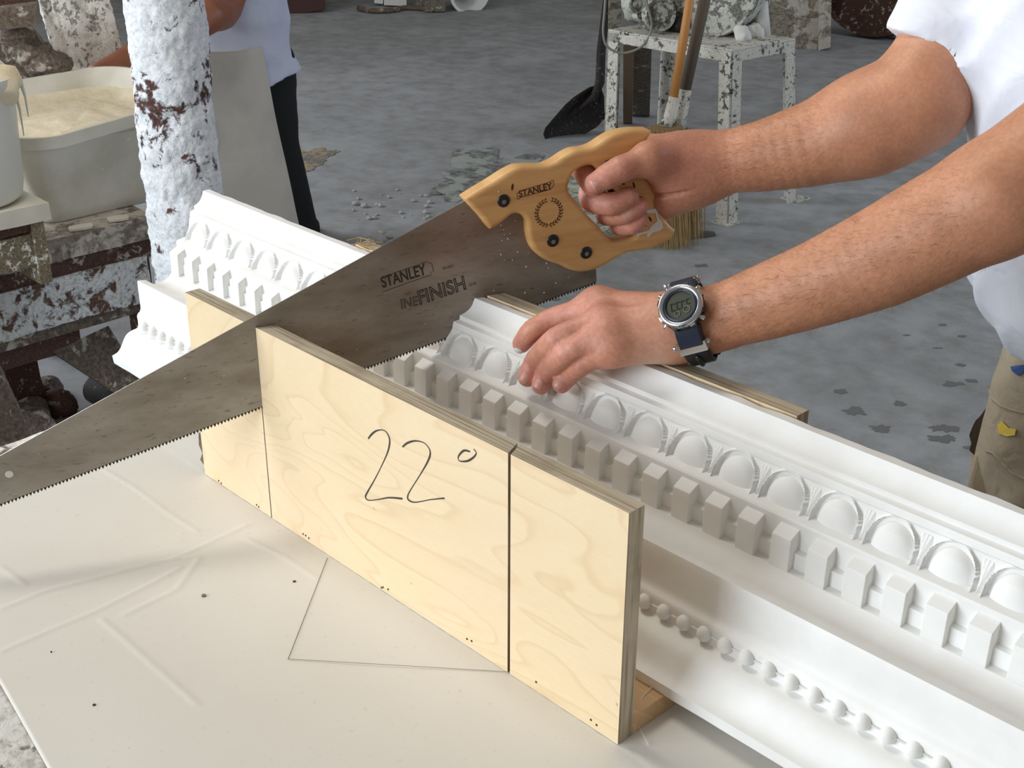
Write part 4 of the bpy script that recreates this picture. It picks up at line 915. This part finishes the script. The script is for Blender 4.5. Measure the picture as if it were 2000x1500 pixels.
for (dz, k, r_) in levels:
    rr_ = rrect(cx_, cy_, hx_ * k, hy_ * k, r_)
    for i, (x, y) in enumerate(rr_):
        dip = 0
        if dz > .15: t_ = (y - (yA)) / (yB - yA); dip = -.030 / (1 + math.exp((t_ - .24) * 70)) * (1 if x > cx_ else .3)
        v.append((x, y, zb + dz + dip))
f = [(j * n_ + i, j * n_ + (i + 1) % n_, (j + 1) * n_ + (i + 1) % n_, (j + 1) * n_ + i) for j in range(len(levels) - 1) for i in range(n_)] + [tuple(range(n_))[::-1], tuple((len(levels) - 1) * n_ + i for i in range(n_))]
me = mesh('tub_body', v, f, MAT['tub'], True); autosmooth(me, 55); put('tub_body', me, tubt)
zc = zR - .075; rr_ = rrect(cx_, cy_, hx_ * .985, hy_ * .985, .1)
v = [(cx_, cy_, zc)]; 
for k in np.linspace(.08, 1, 14):
    for x, y in rr_: v.append((cx_ + (x - cx_) * k, cy_ + (y - cy_) * k, zc + .010 * noise.fractal(Vector((x * k * 14, y * k * 14, k)), 1., 2., 4) + .022 * k ** 6 + (.012 * k ** 4 if x < cx_ else 0)))
f = [(0, 1 + i, 1 + (i + 1) % n_) for i in range(n_)] + [(1 + j * n_ + i, 1 + j * n_ + (i + 1) % n_, 1 + (j + 1) * n_ + (i + 1) % n_, 1 + (j + 1) * n_ + i)[::-1] for j in range(13) for i in range(n_)]
put('wet_plaster', mesh('wet_plaster', v, f, MAT['cream'], True), tubt)
for lab, q, w_ in (('flat plaster chip on the bench edge, nearer the side shelf', (155, 427), .035), ('flat plaster chip on the bench edge, nearer the post', (228, 407), .032)):
    c = Xp(q[0], q[1], bx - .015); c[2] = zb + .003; g = G(); pp = [(c[0] + .018 * cos(a) + .004 * sin(3 * a), c[1] + w_ * sin(a) * (1 + .12 * cos(2 * a)), zb + .001) for a in np.linspace(0, 2 * pi, 11)[:-1]]
    g.prism(pp, (0, 0, .006)); tag(g.put('plaster_chip', MAT['tub']), lab, 'plaster chip', 'plaster chips before the tub')
# small stand and the bucket on it
sx_ = -1.72; zs = Xp(97, 405, sx_)[2]; ye = Xp(97, 405, sx_)[1]; ztop0 = zs
st_ = thing('side_shelf', (sx_ - .12, ye - .2, ztop0), 'small plaster spattered wooden shelf bracketed to the bench, holding the white bucket', 'shelf')
ztop = zs + .012; zl = Xp(60, 437, sx_)[2]
slab('top_board', (sx_ - .24, ye - .55, zl), (sx_, ye, ztop), MAT['white_dusty'] if 'white_dusty' in MAT else MAT['tub'], .003, st_, 9)
yl0, yl1 = Xp(60, 440, sx_ - .01)[1], Xp(84, 440, sx_ - .01)[1]; zleg = Xp(85, 556, sx_)[2]
for y_ in (yl0, ye - .5): G().box((bx + .006, y_, zleg), (sx_ - .004, y_ + yl1 - yl0, zl)).put('bracket', MAT['splash'], st_)
slab('side_panel', (sx_ - .03, ye - .5, Xp(20, 535, sx_)[2]), (sx_ - .012, yl0, Xp(20, 470, sx_)[2]), MAT['splash'], .001, st_, 6)
slab('side_panel', (sx_ - .03, ye - .5, Xp(20, 465, sx_)[2]), (sx_ - .012, yl0, zl), MAT['brown'], .001, st_, 7)
bc = np.array([sx_ - .13, Xp(38, 345, sx_ - .13)[1] - .125, ztop]); zrim = Xp(42, 128, sx_ - .13)[2]
bk = thing('white_bucket', tuple(bc), 'white plastic bucket crusted and dripping with plaster at the left edge', 'bucket')
g = G(); Hb = zrim - ztop; g.lathe(bc, [(0, .002), (.105, .002), (.118, .012), (.124, .04), (.134, Hb - .03), (.137, Hb - .028), (.145, Hb - .02), (.145, Hb), (.135, Hb), (.13, Hb - .02), (.12, .05), (0, .05)], 48); me = g.me('bucket_body', MAT['bucket'], True); autosmooth(me, 50); put('bucket_body', me, bk)
me = G().ball(bc + [0, .0, Hb - .015], (.152, .150, .060), 60).me('crust', MAT['cream'], True); rough_up(me, .030, 13, 2); o = put('crust', me, bk); o['label'] = 'lumpy cream plaster crust over the rim'
for y_, z_, L_ in ((.147, -.01, .09), (.13, -.02, .12)):
    c = bc + np.array([.06, y_ - .012, Hb + z_]); g = G(); g.tube([c, c + [0.002, .006, -L_ * .5], c + [.002, .006, -L_]], [.006, .003, .0012], 8); g.put('drip', MAT['bucket'], bk, True)

# plaster crusted cloth hung behind the tub, dark shelves at the far left
def cloth_panel(name, uv, D, mat, th=.012, fold=.018, n=(40, 40), parent=None, seed=0, ntick=2):
    """uv: four pixel corners (tl, tr, br, bl), D: four horizontal distances; becomes a folded sheet with thickness"""
    c = [Hp(u, v, d) for (u, v), d in zip(uv, D)]; v = []; nx_, ny_ = n; nrm = np.cross(c[1] - c[0], c[3] - c[0]); nrm /= np.linalg.norm(nrm)
    for j in range(ny_ + 1):
        for i in range(nx_ + 1):
            s_, t_ = i / nx_, j / ny_; p = (c[0] * (1 - s_) + c[1] * s_) * (1 - t_) + (c[3] * (1 - s_) + c[2] * s_) * t_
            p = p + nrm * (fold * sin(s_ * pi * ntick * 2 + 1.3 * sin(t_ * 3 + seed)) + fold * .5 * noise.noise(Vector((s_ * 5, t_ * 4, seed)))) ; v.append(p)
    f = [(j * (nx_ + 1) + i, j * (nx_ + 1) + i + 1, (j + 1) * (nx_ + 1) + i + 1, (j + 1) * (nx_ + 1) + i) for j in range(ny_) for i in range(nx_)]
    o = put(name, mesh(name, v, f, mat, True), parent); m = o.modifiers.new('thick', 'SOLIDIFY'); m.thickness = th; m.offset = 0; return o
o = cloth_panel('crusted_sack', [(58, -60), (198, -60), (252, 150), (118, 150)], (4.20, 4.18, 4.12, 4.14), MAT['sack'], .014, .012, (90, 80), None, 3, 2); rough_up(o.data, .008, 30, 5)
tag(o, 'stiff white sack cloth crusted with plaster hanging above the tub', 'cloth')
def hbox(name, uvs, D, depth, mat, parent=None):
    P_ = [Hp(u, v, D) for u, v in uvs]; d = ray(uvs[0][0], uvs[0][1]); d = np.array([d[0], d[1], 0]); d /= np.linalg.norm(d); g = G(); g.prism(P_, d * depth); return g.put(name, mat, parent)
o = hbox('shelf_board', [(-40, 22), (72, 8), (70, 50), (-40, 64)], 3.75, .05, MAT['greywood']); tag(o, 'grey plastered shelf board at the top left behind the bucket', 'shelf')
o = hbox('dark_rafter', [(-60, -40), (70, -40), (70, 6), (-60, 30)], 3.9, .05, MAT['brown']); tag(o, 'brown speckled board at the top left corner above the grey shelf', 'board')
o = hbox('rubble_shelf', [(-60, 70), (66, 62), (84, 84), (122, 146), (60, 160), (-60, 160)], 3.9, .12, MAT['greywood']); rough_up(o.data, .01, 9, 2); tag(o, 'heap of greyish plaster rubble between the bucket and the crusted sack', 'rubble')
for lab, (u, vv, r_) in zip(('topmost lump of the rubble behind the white bucket', 'middle lump of rubble just right of the bucket crust', 'biggest rubble lump beside the crusted sack', 'low rubble lump at the back rim of the tub'), ((40, 72, .045), (60, 100, .05), (88, 122, .06), (70, 125, .04))):
    me = G().ball(Hp(u, vv, 3.82), (r_, r_, r_ * .6), 18).me('rubble_lump', MAT['greywood'], True); rough_up(me, .02, 16, u); tag(put('rubble_lump', me), lab, 'rubble', 'rubble lumps behind the bucket')

# ================================================================== SECOND FIGURE (behind the post)
p2 = thing('person', (-2.78, 2.0, 0), 'person in white T-shirt, grey vinyl apron and black trousers, reaching into the tub', 'person')
Q = lambda u, v, D: Hp(u, v, D)
D2 = 4.55
hip2 = Q(480, 130, D2 + .05); ch2 = Q(430, -130, D2 - .05); foot2 = np.array([*Q(590, 440, 1)[:2], 0]); foot2 = Zp(588, 446, .03)
sh2a = Q(430, -190, D2 - .25); sh2b = Q(560, -200, D2 + .1); el2 = Q(405, 30, D2 - .40); ha2 = Q(196, 152, 3.96); el2b = Q(440, 12, D2 - .2)
kn2 = (hip2 + foot2) / 2 + np.array([.0, 0, .03])
arm2 = chain([sh2b * .5 + sh2a * .5, el2b, el2, Q(262, 118, 4.02), ha2], [.06, .055, .055, .050, .042], .02)
hand2 = [rcone(ha2 + [0, 0, .0], Q(188, 170, 3.95), .040, .032)]
fg2 = [chain([Q(172 + 7 * k, 176, 3.94), Q(168 + 8 * k, 192, 3.93), Q(170 + 8 * k, 206, 3.92)], [.012, .011, .010]) for k in range(4)] + [chain([Q(208, 168, 3.92), Q(216, 188, 3.90)], [.013, .011])]
body2 = union_hand(blend([arm2, chain([ch2, (ch2 + hip2) / 2, hip2], [.15, .15, .14], .02), chain([hip2, kn2, foot2], [.10, .07, .05]), chain([hip2 + [-.06, -.12, 0], kn2 + [-.08, -.18, -.02], foot2 + [-.12, -.24, 0]], [.10, .07, .05]), rcone(ch2, ch2 + [-.03, -.03, .22], .08, .06), ell(ch2 + [-.05, -.05, .36], (.09, .10, .12)),
                              rcone(foot2, foot2 + [-.16, -.06, -.0], .045, .032), rcone(foot2 + [-.12, -.24, 0], foot2 + [-.28, -.30, 0], .045, .032)], .03), blend(hand2, .01), fg2, .008, .006)
PP, FF = nets(body2, [-3.5, .8, -.03], [-1.7, 2.75, 2.0], .012)
put('body', np_mesh('body', PP, FF, MAT['skin2'], skin_tint(PP, [(ha2, .1, .3)])), p2)
def sh2f(P):
    d = blend([chain([ch2, (ch2 + hip2) / 2, hip2 + [0, 0, .0]], [.185, .180, .165], .03), ell(hip2 + [.02, .0, -.06], (.17, .19, .16)), rcone(sh2b, sh2a, .1, .1)], .03)(P)
    d = np.maximum(d, (P - Q(560, 152, D2)) @ -(UV + .25 * RC[0] * -1)); return d + vnoise(P, 24) * .006 + np.abs(np.sin(P[:, 2] * 22 + (P @ RC[0]) * 26 + 2 * np.sin(P[:, 1] * 9))) * .007
PP, FF = nets(sh2f, [-3.4, 1.2, .4], [-2.2, 2.6, 1.6], .011); put('t_shirt', np_mesh('t_shirt', PP, FF, MAT['shirt2']), p2)
tr2 = lambda P: np.maximum(blend([ell(hip2 + [0, 0, -.05], (.11, .12, .12)), chain([hip2 + [.03, .03, 0], kn2 + [.0, 0, 0], foot2 + [0, 0, .02]], [.13, .088, .060]), chain([hip2 + [-.06, -.12, 0], kn2 + [-.08, -.18, -.02], foot2 + [-.12, -.24, .02]], [.11, .08, .06])], .03)(P), -(P[:, 2] - .035)) + vnoise(P, 30) * .004
PP, FF = nets(tr2, [-3.5, 1.2, 0], [-2.2, 2.7, 1.0], .011); put('trousers', np_mesh('trousers', PP, FF, MAT['blacktrouser']), p2)
o = cloth_panel('apron', [(392, 104), (514, 92), (584, 452), (425, 470)], (D2 - .28, D2 - .16, D2 - .10, D2 - .22), MAT['apron'], .006, .010, (30, 30), p2, 1, 1); o['label'] = 'stiff grey vinyl apron'
for i, q in enumerate(((592, 438), (600, 446), (606, 440))):
    me = G().ball(Zp(q[0], q[1], .02), (.022, .022, .016), 10).me('frayed_cuff', MAT['blacktrouser'], True); rough_up(me, .01, 40, i); put('frayed_cuff', me, p2)

for fo_ in (foot2, foot2 + [-.12, -.24, 0]):
    te = fo_ + ([-.16, -.06, 0] if fo_ is foot2 else [-.16, -.06, 0]); g = G(); d_ = dirn(fo_, te); g.tube([fo_ - d_ * .07, fo_ - d_ * .05, fo_, fo_ * .4 + te * .6, te, te + d_ * .04], [.02, .05, .058, .055, .048, .02], 16, 0, True, .9); put('shoe', g.me('shoe', MAT['blacktrouser'], True), p2)
# ================================================================== STEEL STAND WITH MOTOR AND DRUM
hS = .66; c1, c2, c4 = Zp(1430, 97, hS), Zp(1555, 75, hS), Zp(1187, 57, hS); c3 = c2 + (c4 - c1)
ex, ey = (c4 - c1), (c2 - c1); Lx, Ly = np.linalg.norm(ex), np.linalg.norm(ey); ex /= Lx; ey /= Ly
sd_ = thing('steel_stand', tuple((c1 + c3) / 2 - [0, 0, hS]), 'plaster splashed steel stand carrying the motor and drum in the background', 'stand')
def SB(name, a, b, z0, z1, w0=None, mat=MAT['crusts'], par=sd_):
    P_ = c1 + ex * a[0] + ey * a[1]; g = G(); g.obox([P_[0], P_[1], z0], ex * (b[0] - a[0]), ey * (b[1] - a[1]), [0, 0, z1 - z0]); o = g.put(name, mat, par); bevel(o, .003, 2); return o
SB('top_plate', (0, 0), (Lx, Ly), hS - .008, hS)
SB('angle_rail', (0, 0), (Lx, .006), hS - .048, hS - .008); SB('angle_rail', (0, 0), (.006, Ly), hS - .048, hS - .008); SB('angle_rail', (0, Ly - .006), (Lx, Ly), hS - .048, hS - .008); SB('angle_rail', (Lx - .006, 0), (Lx, Ly), hS - .048, hS - .008)
ft = [Zp(1421, 440, 0), Zp(1556, 393, 0), Zp(1182, 268, 0), None]; ft[3] = c3.copy(); ft[3][2] = 0; ft[2] = c4.copy(); ft[2][2] = 0
for top, fo, dx, dy in ((c1, ft[0], 1, 1), (c2, ft[1], 1, -1), (c4, ft[2], -1, 1), (c3, ft[3], -1, -1)):
    w_ = .055; t_ = top - [0, 0, .01]
    g = G()
    for off_a, off_b in ((ex * dx * w_, ey * dy * .006), (ex * dx * .006, ey * dy * w_)):
        v0 = [fo, fo + off_a, fo + off_a + off_b, fo + off_b]; v1 = [t_, t_ + off_a, t_ + off_a + off_b, t_ + off_b]; g.add(v0 + v1, [(0, 3, 2, 1), (4, 5, 6, 7), (0, 1, 5, 4), (1, 2, 6, 5), (2, 3, 7, 6), (3, 0, 4, 7)])
    o = g.put('leg', MAT['crusts'], sd_)
    g = G(); g.obox(fo - ex * .015 - ey * .015, ex * .08, ey * .08, [0, 0, .006]); g.put('foot_plate', MAT['crusts'], sd_)
def onstand(u, v, z=hS): return Zp(u, v, z)
# drum: big galvanised pan on edge
D3 = np.linalg.norm((onstand(1390, 68) - CAM)[:2]); dc = Hp(1398, -38, D3 + .05); rD = .205; dax = -ray(1398, 0) * .8 + RC[0] * -.45; dax[2] = 0.10; dax /= np.linalg.norm(dax)
dr = thing('mixing_drum', tuple(dc), 'large grey plaster caked drum standing on edge on the steel stand', 'drum')
g = G(); g.lathe(dc, [(0, .03), (rD * .93, .03), (rD * .96, .05), (rD, .05), (rD * 1.02, .035), (rD, .02), (rD * .97, -.10), (0, -.10)], 64, 0, dax); me = g.me('drum_body', MAT['greycon'], True); autosmooth(me, 35); put('drum_body', me, dr)
for k, (u, v, r_) in enumerate(((1452, 66, .03), (1475, 62, .035), (1440, 50, .02))):
    me = G().ball(onstand(u, v, hS + .02), (r_, r_, .03), 24).me('plaster_blob', MAT['white'], True); rough_up(me, .016, 26, k); tag(put('plaster_blob', me), ('middle plaster blob by the foot of the drum', 'rightmost plaster blob, under the drum bracket', 'small plaster blob tucked under the drum edge')[k], 'plaster lump', 'plaster blobs by the drum')
a = Hp(1480, -10, D3 + .02); b = onstand(1488, 68)
g = G(); g.tube([a, a * .5 + b * .5 + ex * -.01, b], [.035, .026, .034], 12); tag(g.put('drum_bracket', MAT['white'], None, True), 'white plastered bracket propping the drum on the steel stand', 'bracket')
# motor
mo = thing('electric_motor', tuple(onstand(1275, 52)), 'plaster caked electric motor with wheels standing on the steel stand', 'motor')
mc_ = Hp(1262, 10, np.linalg.norm((onstand(1262, 55) - CAM)[:2])); me = G().ball(mc_, (.10, .09, .08), 26).me('motor_body', MAT['greycon'], True); rough_up(me, .018, 22, 1); put('motor_body', me, mo)
for (u, v, r_, k) in ((1240, 8, .034, 0), (1286, 28, .062, 1), (1246, 30, .016, 0)):
    c = Hp(u, v, np.linalg.norm((mc_ - CAM)[:2]) - .09 - .02 * k); g = G(); ax2 = -ray(u, v) + RC[0] * .5; g.lathe(c, [(0, .02), (r_ * .5, .02), (r_ * .55, .012), (r_ * .8, .012), (r_ * .85, .024), (r_, .024), (r_, -.02), (0, -.02)], 28, 0, ax2); me = g.me('pulley', MAT['greycon'], True); autosmooth(me, 35); put('pulley', me, mo)
c = onstand(1318, 60); me = G().ball(c + [0, 0, .03], (.07, .05, .04), 16).me('motor_base', MAT['dirtyblack'], True); rough_up(me, .01, 30, 4); put('motor_base', me, mo)
# cable loop
Dl = np.linalg.norm((c4 - CAM)[:2]) - .12
pts = [(1186, -60), (1181, 20), (1178, 62), (1184, 88), (1202, 101), (1224, 103), (1250, 93), (1266, 74), (1273, 52), (1270, 30), (1262, 0), (1258, -30)]
g = G(); g.tube([Hp(*q, Dl) for q in smooth(pts, 4)], .0045, 8); tag(g.put('cable_loop', MAT['cable'], None, True), 'grey cable hanging in a loop over the left end of the steel stand', 'cable')
# uprights and leaning planks at the stand's left end
def plank(a, b, w_, t_, mat, label, group=None, side=None, name='plank'):
    g = G(); g.beam(a, b, w_, t_, 0, side if side is not None else RC[0]); o = g.put(name, mat); bevel(o, .002, 2); return tag(o, label, 'plank', group)
Dp = np.linalg.norm((c4 - CAM)[:2])
plank(Hp(1203, -80, Dp + .1), Zp(1196, 262, .0), .052, .02, MAT['planka'], 'pale plaster stained timber standing against the left end of the steel stand')
plank(Hp(1228, 70, Dp + .20), Zp(1226, 240, 0), .045, .02, MAT['plankb'], 'narrow brown plank just right of the pale timber behind the stand leg')
plank(Hp(1254, 75, Dp + .55), Zp(1252, 226, 0), .085, .02, MAT['plankc'], 'wide grey brown plank leaning behind the stand, beside the narrow plank')
# shovel
sv = thing('shovel', tuple(Zp(1120, 270, 0)), 'black shovel with a dirty blade resting on the floor left of the stand', 'shovel')
P_ = [(1062, 262), (1066, 250), (1085, 228), (1105, 205), (1122, 190), (1150, 172), (1172, 164), (1180, 190), (1181, 232), (1165, 248), (1130, 268), (1090, 276), (1068, 277)]
tipf = Zp(1070, 270, .005); Ds = np.linalg.norm((tipf - CAM)[:2])
v = []; cen = np.array([1128, 226]); rings = 6
for k in range(rings + 1):
    for q in P_:
        u, vv = cen + (np.array(q) - cen) * k / rings; u += 0; d_ = Ds + .16 * ((1062 - u) / -118) + .05 * (1 - (k / rings) ** 2); v.append(Hp(u, vv, d_))
n_ = len(P_); f = [(j * n_ + i, j * n_ + (i + 1) % n_, (j + 1) * n_ + (i + 1) % n_, (j + 1) * n_ + i) for j in range(rings) for i in range(n_)]
o = put('shovel_blade', mesh('shovel_blade', v, f, MAT['dirtyblack'], True), sv); m_ = o.modifiers.new('t', 'SOLIDIFY'); m_.thickness = .004
g = G(); g.tube([Hp(1130, 215, Ds + .09), Hp(1160, 190, Ds + .12), Hp(1172, 160, Ds + .14), Hp(1174, 100, Ds + .18), Hp(1186, 0, Ds + .22), Hp(1198, -120, Ds + .26)], [.010, .02, .022, .021, .020, .018], 12); g.put('shaft', MAT['dirtyblack'], sv, True)
# brooms
def broom(hb, ht, handle, Db, mat, label, neck, rr, sock, seed, headc, nb=1500, hl=.0):
    t = thing('broom', tuple(Zp(*headc, 0)), label, 'broom')
    a, b = Hp(*hb, Db), Hp(*ht, Db + .10); g = G(); g.tube([a, (a + b) / 2, b], rr, 14); g.put('handle', mat, t, True)
    s0, s1 = Hp(*sock[0], Db), Hp(*sock[1], Db - .03); g = G(); g.tube([a, s0 * .5 + s1 * .5, s1], [rr * 1.15, rr * 1.2, rr * 1.5], 14); me = g.me('socket', MAT['crusts'], True); put('socket', me, t)
    rs = np.random.RandomState(seed); v = []; f = []; bot = Zp(*headc, .0); 
    for i in range(nb):
        u0, u1 = rs.normal(0, 1, 2) * .020, rs.normal(0, 1, 2) * np.array([.040, .030]); p0 = s1 + RC[0] * u0[0] + np.cross(RC[0], UV) * u0[1]; p2 = bot + RC[0] * u1[0] + np.cross(RC[0], UV) * u1[1]; p2[2] = rs.uniform(.0, .03)
        p1 = p0 * .45 + p2 * .55 + (p2 - bot) * .35 * [1, 1, 0]; w_ = RC[0] * .0011; m_ = len(v); v += [p0 - w_, p0 + w_, p1 - w_, p1 + w_, p2 - w_ * .6, p2 + w_ * .6]; f += [(m_, m_ + 1, m_ + 3, m_ + 2), (m_ + 2, m_ + 3, m_ + 5, m_ + 4)]
    o = put('bristles', mesh('bristles', v, f, MAT['straw']), t); o['kind'] = 'stuff'
    g = G(); g.tube([s1 * .98 + bot * .02, s1 * .8 + bot * .2, s1 * .4 + bot * .6, bot + [0, 0, .02]], [.022, .044, .044, .038], 14); g.put('bristle_core', MAT['straw'], t, True)
Db = np.linalg.norm((Zp(1305, 470, 0) - CAM)[:2])
broom((1316, 190), (1362, -90), None, Db + .02, MAT['wstick'], 'straw broom with an orange varnished stick, leaning before the steel stand', 1, .0155, ((1312, 210), (1300, 248)), 1, (1300, 480))
broom((1338, 175), (1396, -90), None, Db + .10, MAT['dstick'], 'straw broom with a grey weathered stick, right of the orange one', 1, .021, ((1335, 200), (1322, 252)), 2, (1312, 466))
g = G(); P_ = [Zp(*q, .002) for q in ((1335, 428), (1362, 452), (1395, 455), (1398, 461), (1345, 468), (1330, 450))]; g.prism(P_, (0, 0, .006)); tag(g.put('floor_tile', MAT['greytile']), 'dark broken tile lying on the floor right of the brooms', 'tile')

# ================================================================== FAR OBJECTS
def fbox(name, uvs, base, depth, mat, label, cat, group=None):
    D = np.linalg.norm((Zp(*base, 0) - CAM)[:2]); o = hbox(name, uvs, D, depth, mat); 
    if label: tag(o, label, cat, group)
    return o
Dc = np.linalg.norm((Zp(1600, 97, 0) - CAM)[:2])
cr_ = thing('wooden_crate', tuple(Zp(1560, 92, 0)), 'weathered wooden crate of wide boards behind the steel stand', 'crate')
for k, (t0, t1) in enumerate((((-75, -72), (-26, -22)), ((-24, -20), (22, 34)), ((24, 36), (66, 80)), ((68, 82), (86, 97)))):
    o = hbox('board', [(1466, t0[0]), (1606, t0[1]), (1606, t1[1] + 2), (1466, t1[0] + 2)], Dc, .025, MAT['planka'], cr_); bevel(o, .004, 2)
hbox('corner_post', [(1600, -80), (1626, -80), (1622, 92), (1598, 99)], Dc - .03, .08, MAT['planka'], cr_); hbox('crate_side', [(1466, -70), (1615, -70), (1610, 60), (1466, 60)], Dc + .5, .03, MAT['plankc'], cr_)
for (u, v, r_, base, mat, lab, tilt) in ((1790, -52, .46, (1752, 82), 'greycon', 'grey caked round mould lid leaning, far behind the upper arm', -.62), (1722, -50, .44, (1720, 80), 'brown', 'brown round mould lid leaning left of the grey one', -.55)):
    D = np.linalg.norm((Zp(*base, 0) - CAM)[:2]); c = Hp(u, v, D + .15); c[2] = max(c[2], .40); ax2 = -ray(u, v); ax2[2] = .25; ax2 = ax2 + RC[0] * tilt; g = G(); g.lathe(c, [(0, .0), (r_ * .94, 0), (r_ * .95, .03), (r_, .03), (r_, -.05), (r_ * .95, -.06), (0, -.06)], 56, 0, ax2); me = g.me('round_mould', MAT[mat], True); autosmooth(me, 35); o = put('round_mould', me); tag(o, lab, 'mould')
    zz = min(w_.z for w_ in (Vector(x.co) for x in me.vertices)); o.location.z -= zz - .0
fbox('dark_chest', [(560, -60), (634, -60), (636, 18), (562, 31)], (600, 26), .5, MAT['redbox'], 'brown red chest at the top left of the floor behind the second person', 'chest')
fbox('white_box', [(731, -40), (748, -40), (748, 8), (731, 6)], (740, 12), .15, MAT['white'], 'narrow white box on the far floor, left of the wider one', 'box')
fbox('white_box', [(750, -40), (794, -40), (794, 12), (750, 10)], (770, 14), .25, MAT['white'], 'wide chalky white box on the far floor at the top of the picture', 'box')
fbox('timber_post', [(829, -60), (870, -60), (870, 22), (829, 24)], (850, 25), .1, MAT['plankc'], 'wide grey timber post standing on the far floor', 'post')
fbox('timber_post', [(812, -50), (824, -50), (824, 14), (812, 14)], (818, 16), .08, MAT['planka'], 'thin pale timber post left of the wide grey post', 'post')
D = np.linalg.norm((Zp(915, 22, 0) - CAM)[:2]); a, b = Hp(885, -25, D + .35), Hp(920, 10, D); b[2] = .12; a[2] = .16; g = G(); d_ = dirn(a, b); g.lathe(a, [(0, 0), (.10, 0), (.135, .34), (.15, .34), (.15, .36), (.13, .36), (.095, .02), (0, .02)], 36, 0, d_); me = g.me('fallen_bucket', MAT['white'], True); autosmooth(me, 40); tag(put('fallen_bucket', me), 'white bucket lying on its side on the far floor beside the timber post', 'bucket')
pts = [(700, 16), (730, 21), (765, 20), (790, 15), (825, 16), (845, 20)]; g = G(); g.tube([Zp(u, v, .02) for u, v in smooth(pts, 4)], .018, 8); tag(g.put('old_hose', MAT['greywood'], None, True), 'old grey hose lying before the white boxes on the far floor', 'hose')
# ================================================================== ON THE FLOOR
rs = random.Random(5)
SPOT = ['large damp spot nearest the end of the back panel', 'damp spot between the cornice edge and the big left spot', 'pale damp spot left of the pair before the trousers', 'damp spot right of the pair before the trousers', 'biggest damp spot, lowest before the torn pocket', 'damp spot halfway between the shirt hem and the pair',
 'small damp spot alone in the middle of the right floor', 'damp spot furthest left on the right floor', 'small damp spot left of the shirt hem', 'faint damp spot just below the shirt side', 'faint damp spot nearest the raised forearm', 'damp spot close to the waistband', 'damp spot beneath the right wrist, above the watch arm',
 'small damp spot below the saw heel', 'damp spot touching the torn pocket', 'thin damp streak left of the shirt', 'thin damp streak below the left elbow', 'tiny damp spot beside the cornice edge']
def puddle(name, c, ru, rv_, mat, th=.002, n=18, wob=.25, seed=0):
    n = max(n, 48)
    c = Zp(*c, 0); v = []
    for i in range(n):
        a = 2 * pi * i / n; k = 1 + wob * 1.2 * noise.fractal(Vector((cos(a) * 1.6, sin(a) * 1.6, seed)), .9, 2., 4); v.append(c + (RC[0] * cos(a) * ru + np.array([-.62, .78, 0]) * sin(a) * rv_) * k + [0, 0, .0005])
    return G().prism([np.array([p[0], p[1], .0006]) for p in v], (0, 0, th)).put(name, mat)
for i, (u, v, a, b) in enumerate(((1672, 803, .030, .022), (1720, 837, .026, .018), (1830, 836, .020, .014), (1852, 838, .022, .022), (1843, 858, .032, .024), (1860, 750, .026, .018), (1756, 789, .018, .012), (1640, 765, .020, .012), (1876, 713, .012, .010), (1880, 657, .014, .008), (1840, 635, .012, .008), (1898, 744, .014, .012), (1368, 519, .024, .014), (1085, 586, .016, .009), (1900, 875, .02, .010), (1830, 680, .015, .006), (1770, 655, .013, .006), (1650, 960, .014, .01))):
    o = puddle('damp_spot', (u, v), a, b, MAT['stain'], .0003 + .0001 * (i % 5), 16, .6, i * 3.1); tag(o, SPOT[i], 'floor spot', 'damp spots on the floor')
tag(puddle('sawdust_patch', (603, 308), .10, .16, MAT['sawdust'], .002, 24, .6, 3), 'ochre dust patch on the floor beside the black trousers', 'dust')
tag(puddle('plaster_spill', (950, 335), .26, .30, MAT['spill'], .003, 30, .8, 8), 'pale dried plaster spill on the floor behind the saw handle', 'spill')
tag(puddle('plaster_spill', (1175, 400), .28, .42, MAT['spill2'], .003, 30, .6, 5), 'pale green dried spill on the floor seen through the saw grip', 'spill')
tag(puddle('plaster_spill', (1460, 290), .50, .30, MAT['spill'], .001, 30, .6, 15) if False else puddle('plaster_spill', (1380, 300), .34, .20, MAT['spill'], .002, 30, .7, 12), 'grey dried plaster spill around the broom heads under the stand', 'spill')
k = 0
for (u, v, r_) in [(rs.uniform(690, 840), rs.uniform(370, 430), rs.uniform(.006, .016)) for _ in range(26)] + [(738, 466, .035), (722, 470, .025), (755, 462, .02), (840, 395, .014), (695, 397, .02), (712, 402, .018), (1100, 545, .02), (1105, 552, .015), (1130, 298, .012), (745, 455, .02)]:
    me = G().ball(Zp(u, v, r_ * .3), (r_, r_ * .8, r_ * .5), 8).me('plaster_crumb', MAT['greywood2'], True); rough_up(me, r_ * .4, 60, k); k += 1
    tag(put('plaster_crumb', me), 'small crumb of dry plaster on the floor beyond the cornice', 'crumb', 'plaster crumbs on the floor')
# debris on the back panel's left end
g = G()
for i in range(7):
    q = (700 + i * 3.4, 478 + i * 1.6); p = Zp(*q, T + S); g.tube([p, p + [rs.uniform(-.01, .01), rs.uniform(-.01, .01), .006], p + [rs.uniform(-.02, .02), rs.uniform(-.02, .02), .004]], .0006, 5)
tag(g.put('fibre_tangle', MAT['straw']), 'tangle of pale fibres on the mitre box top behind the saw', 'fibre')
for i, (u, v, s_) in enumerate(((540, 414, .012), (632, 444, .01))):
    p = Xp(u, v, -.1) if False else Yp(u, v, 1.0 * S); g = G(); g.tube([p, p + [.006, 0, .012]], .0006, 5)
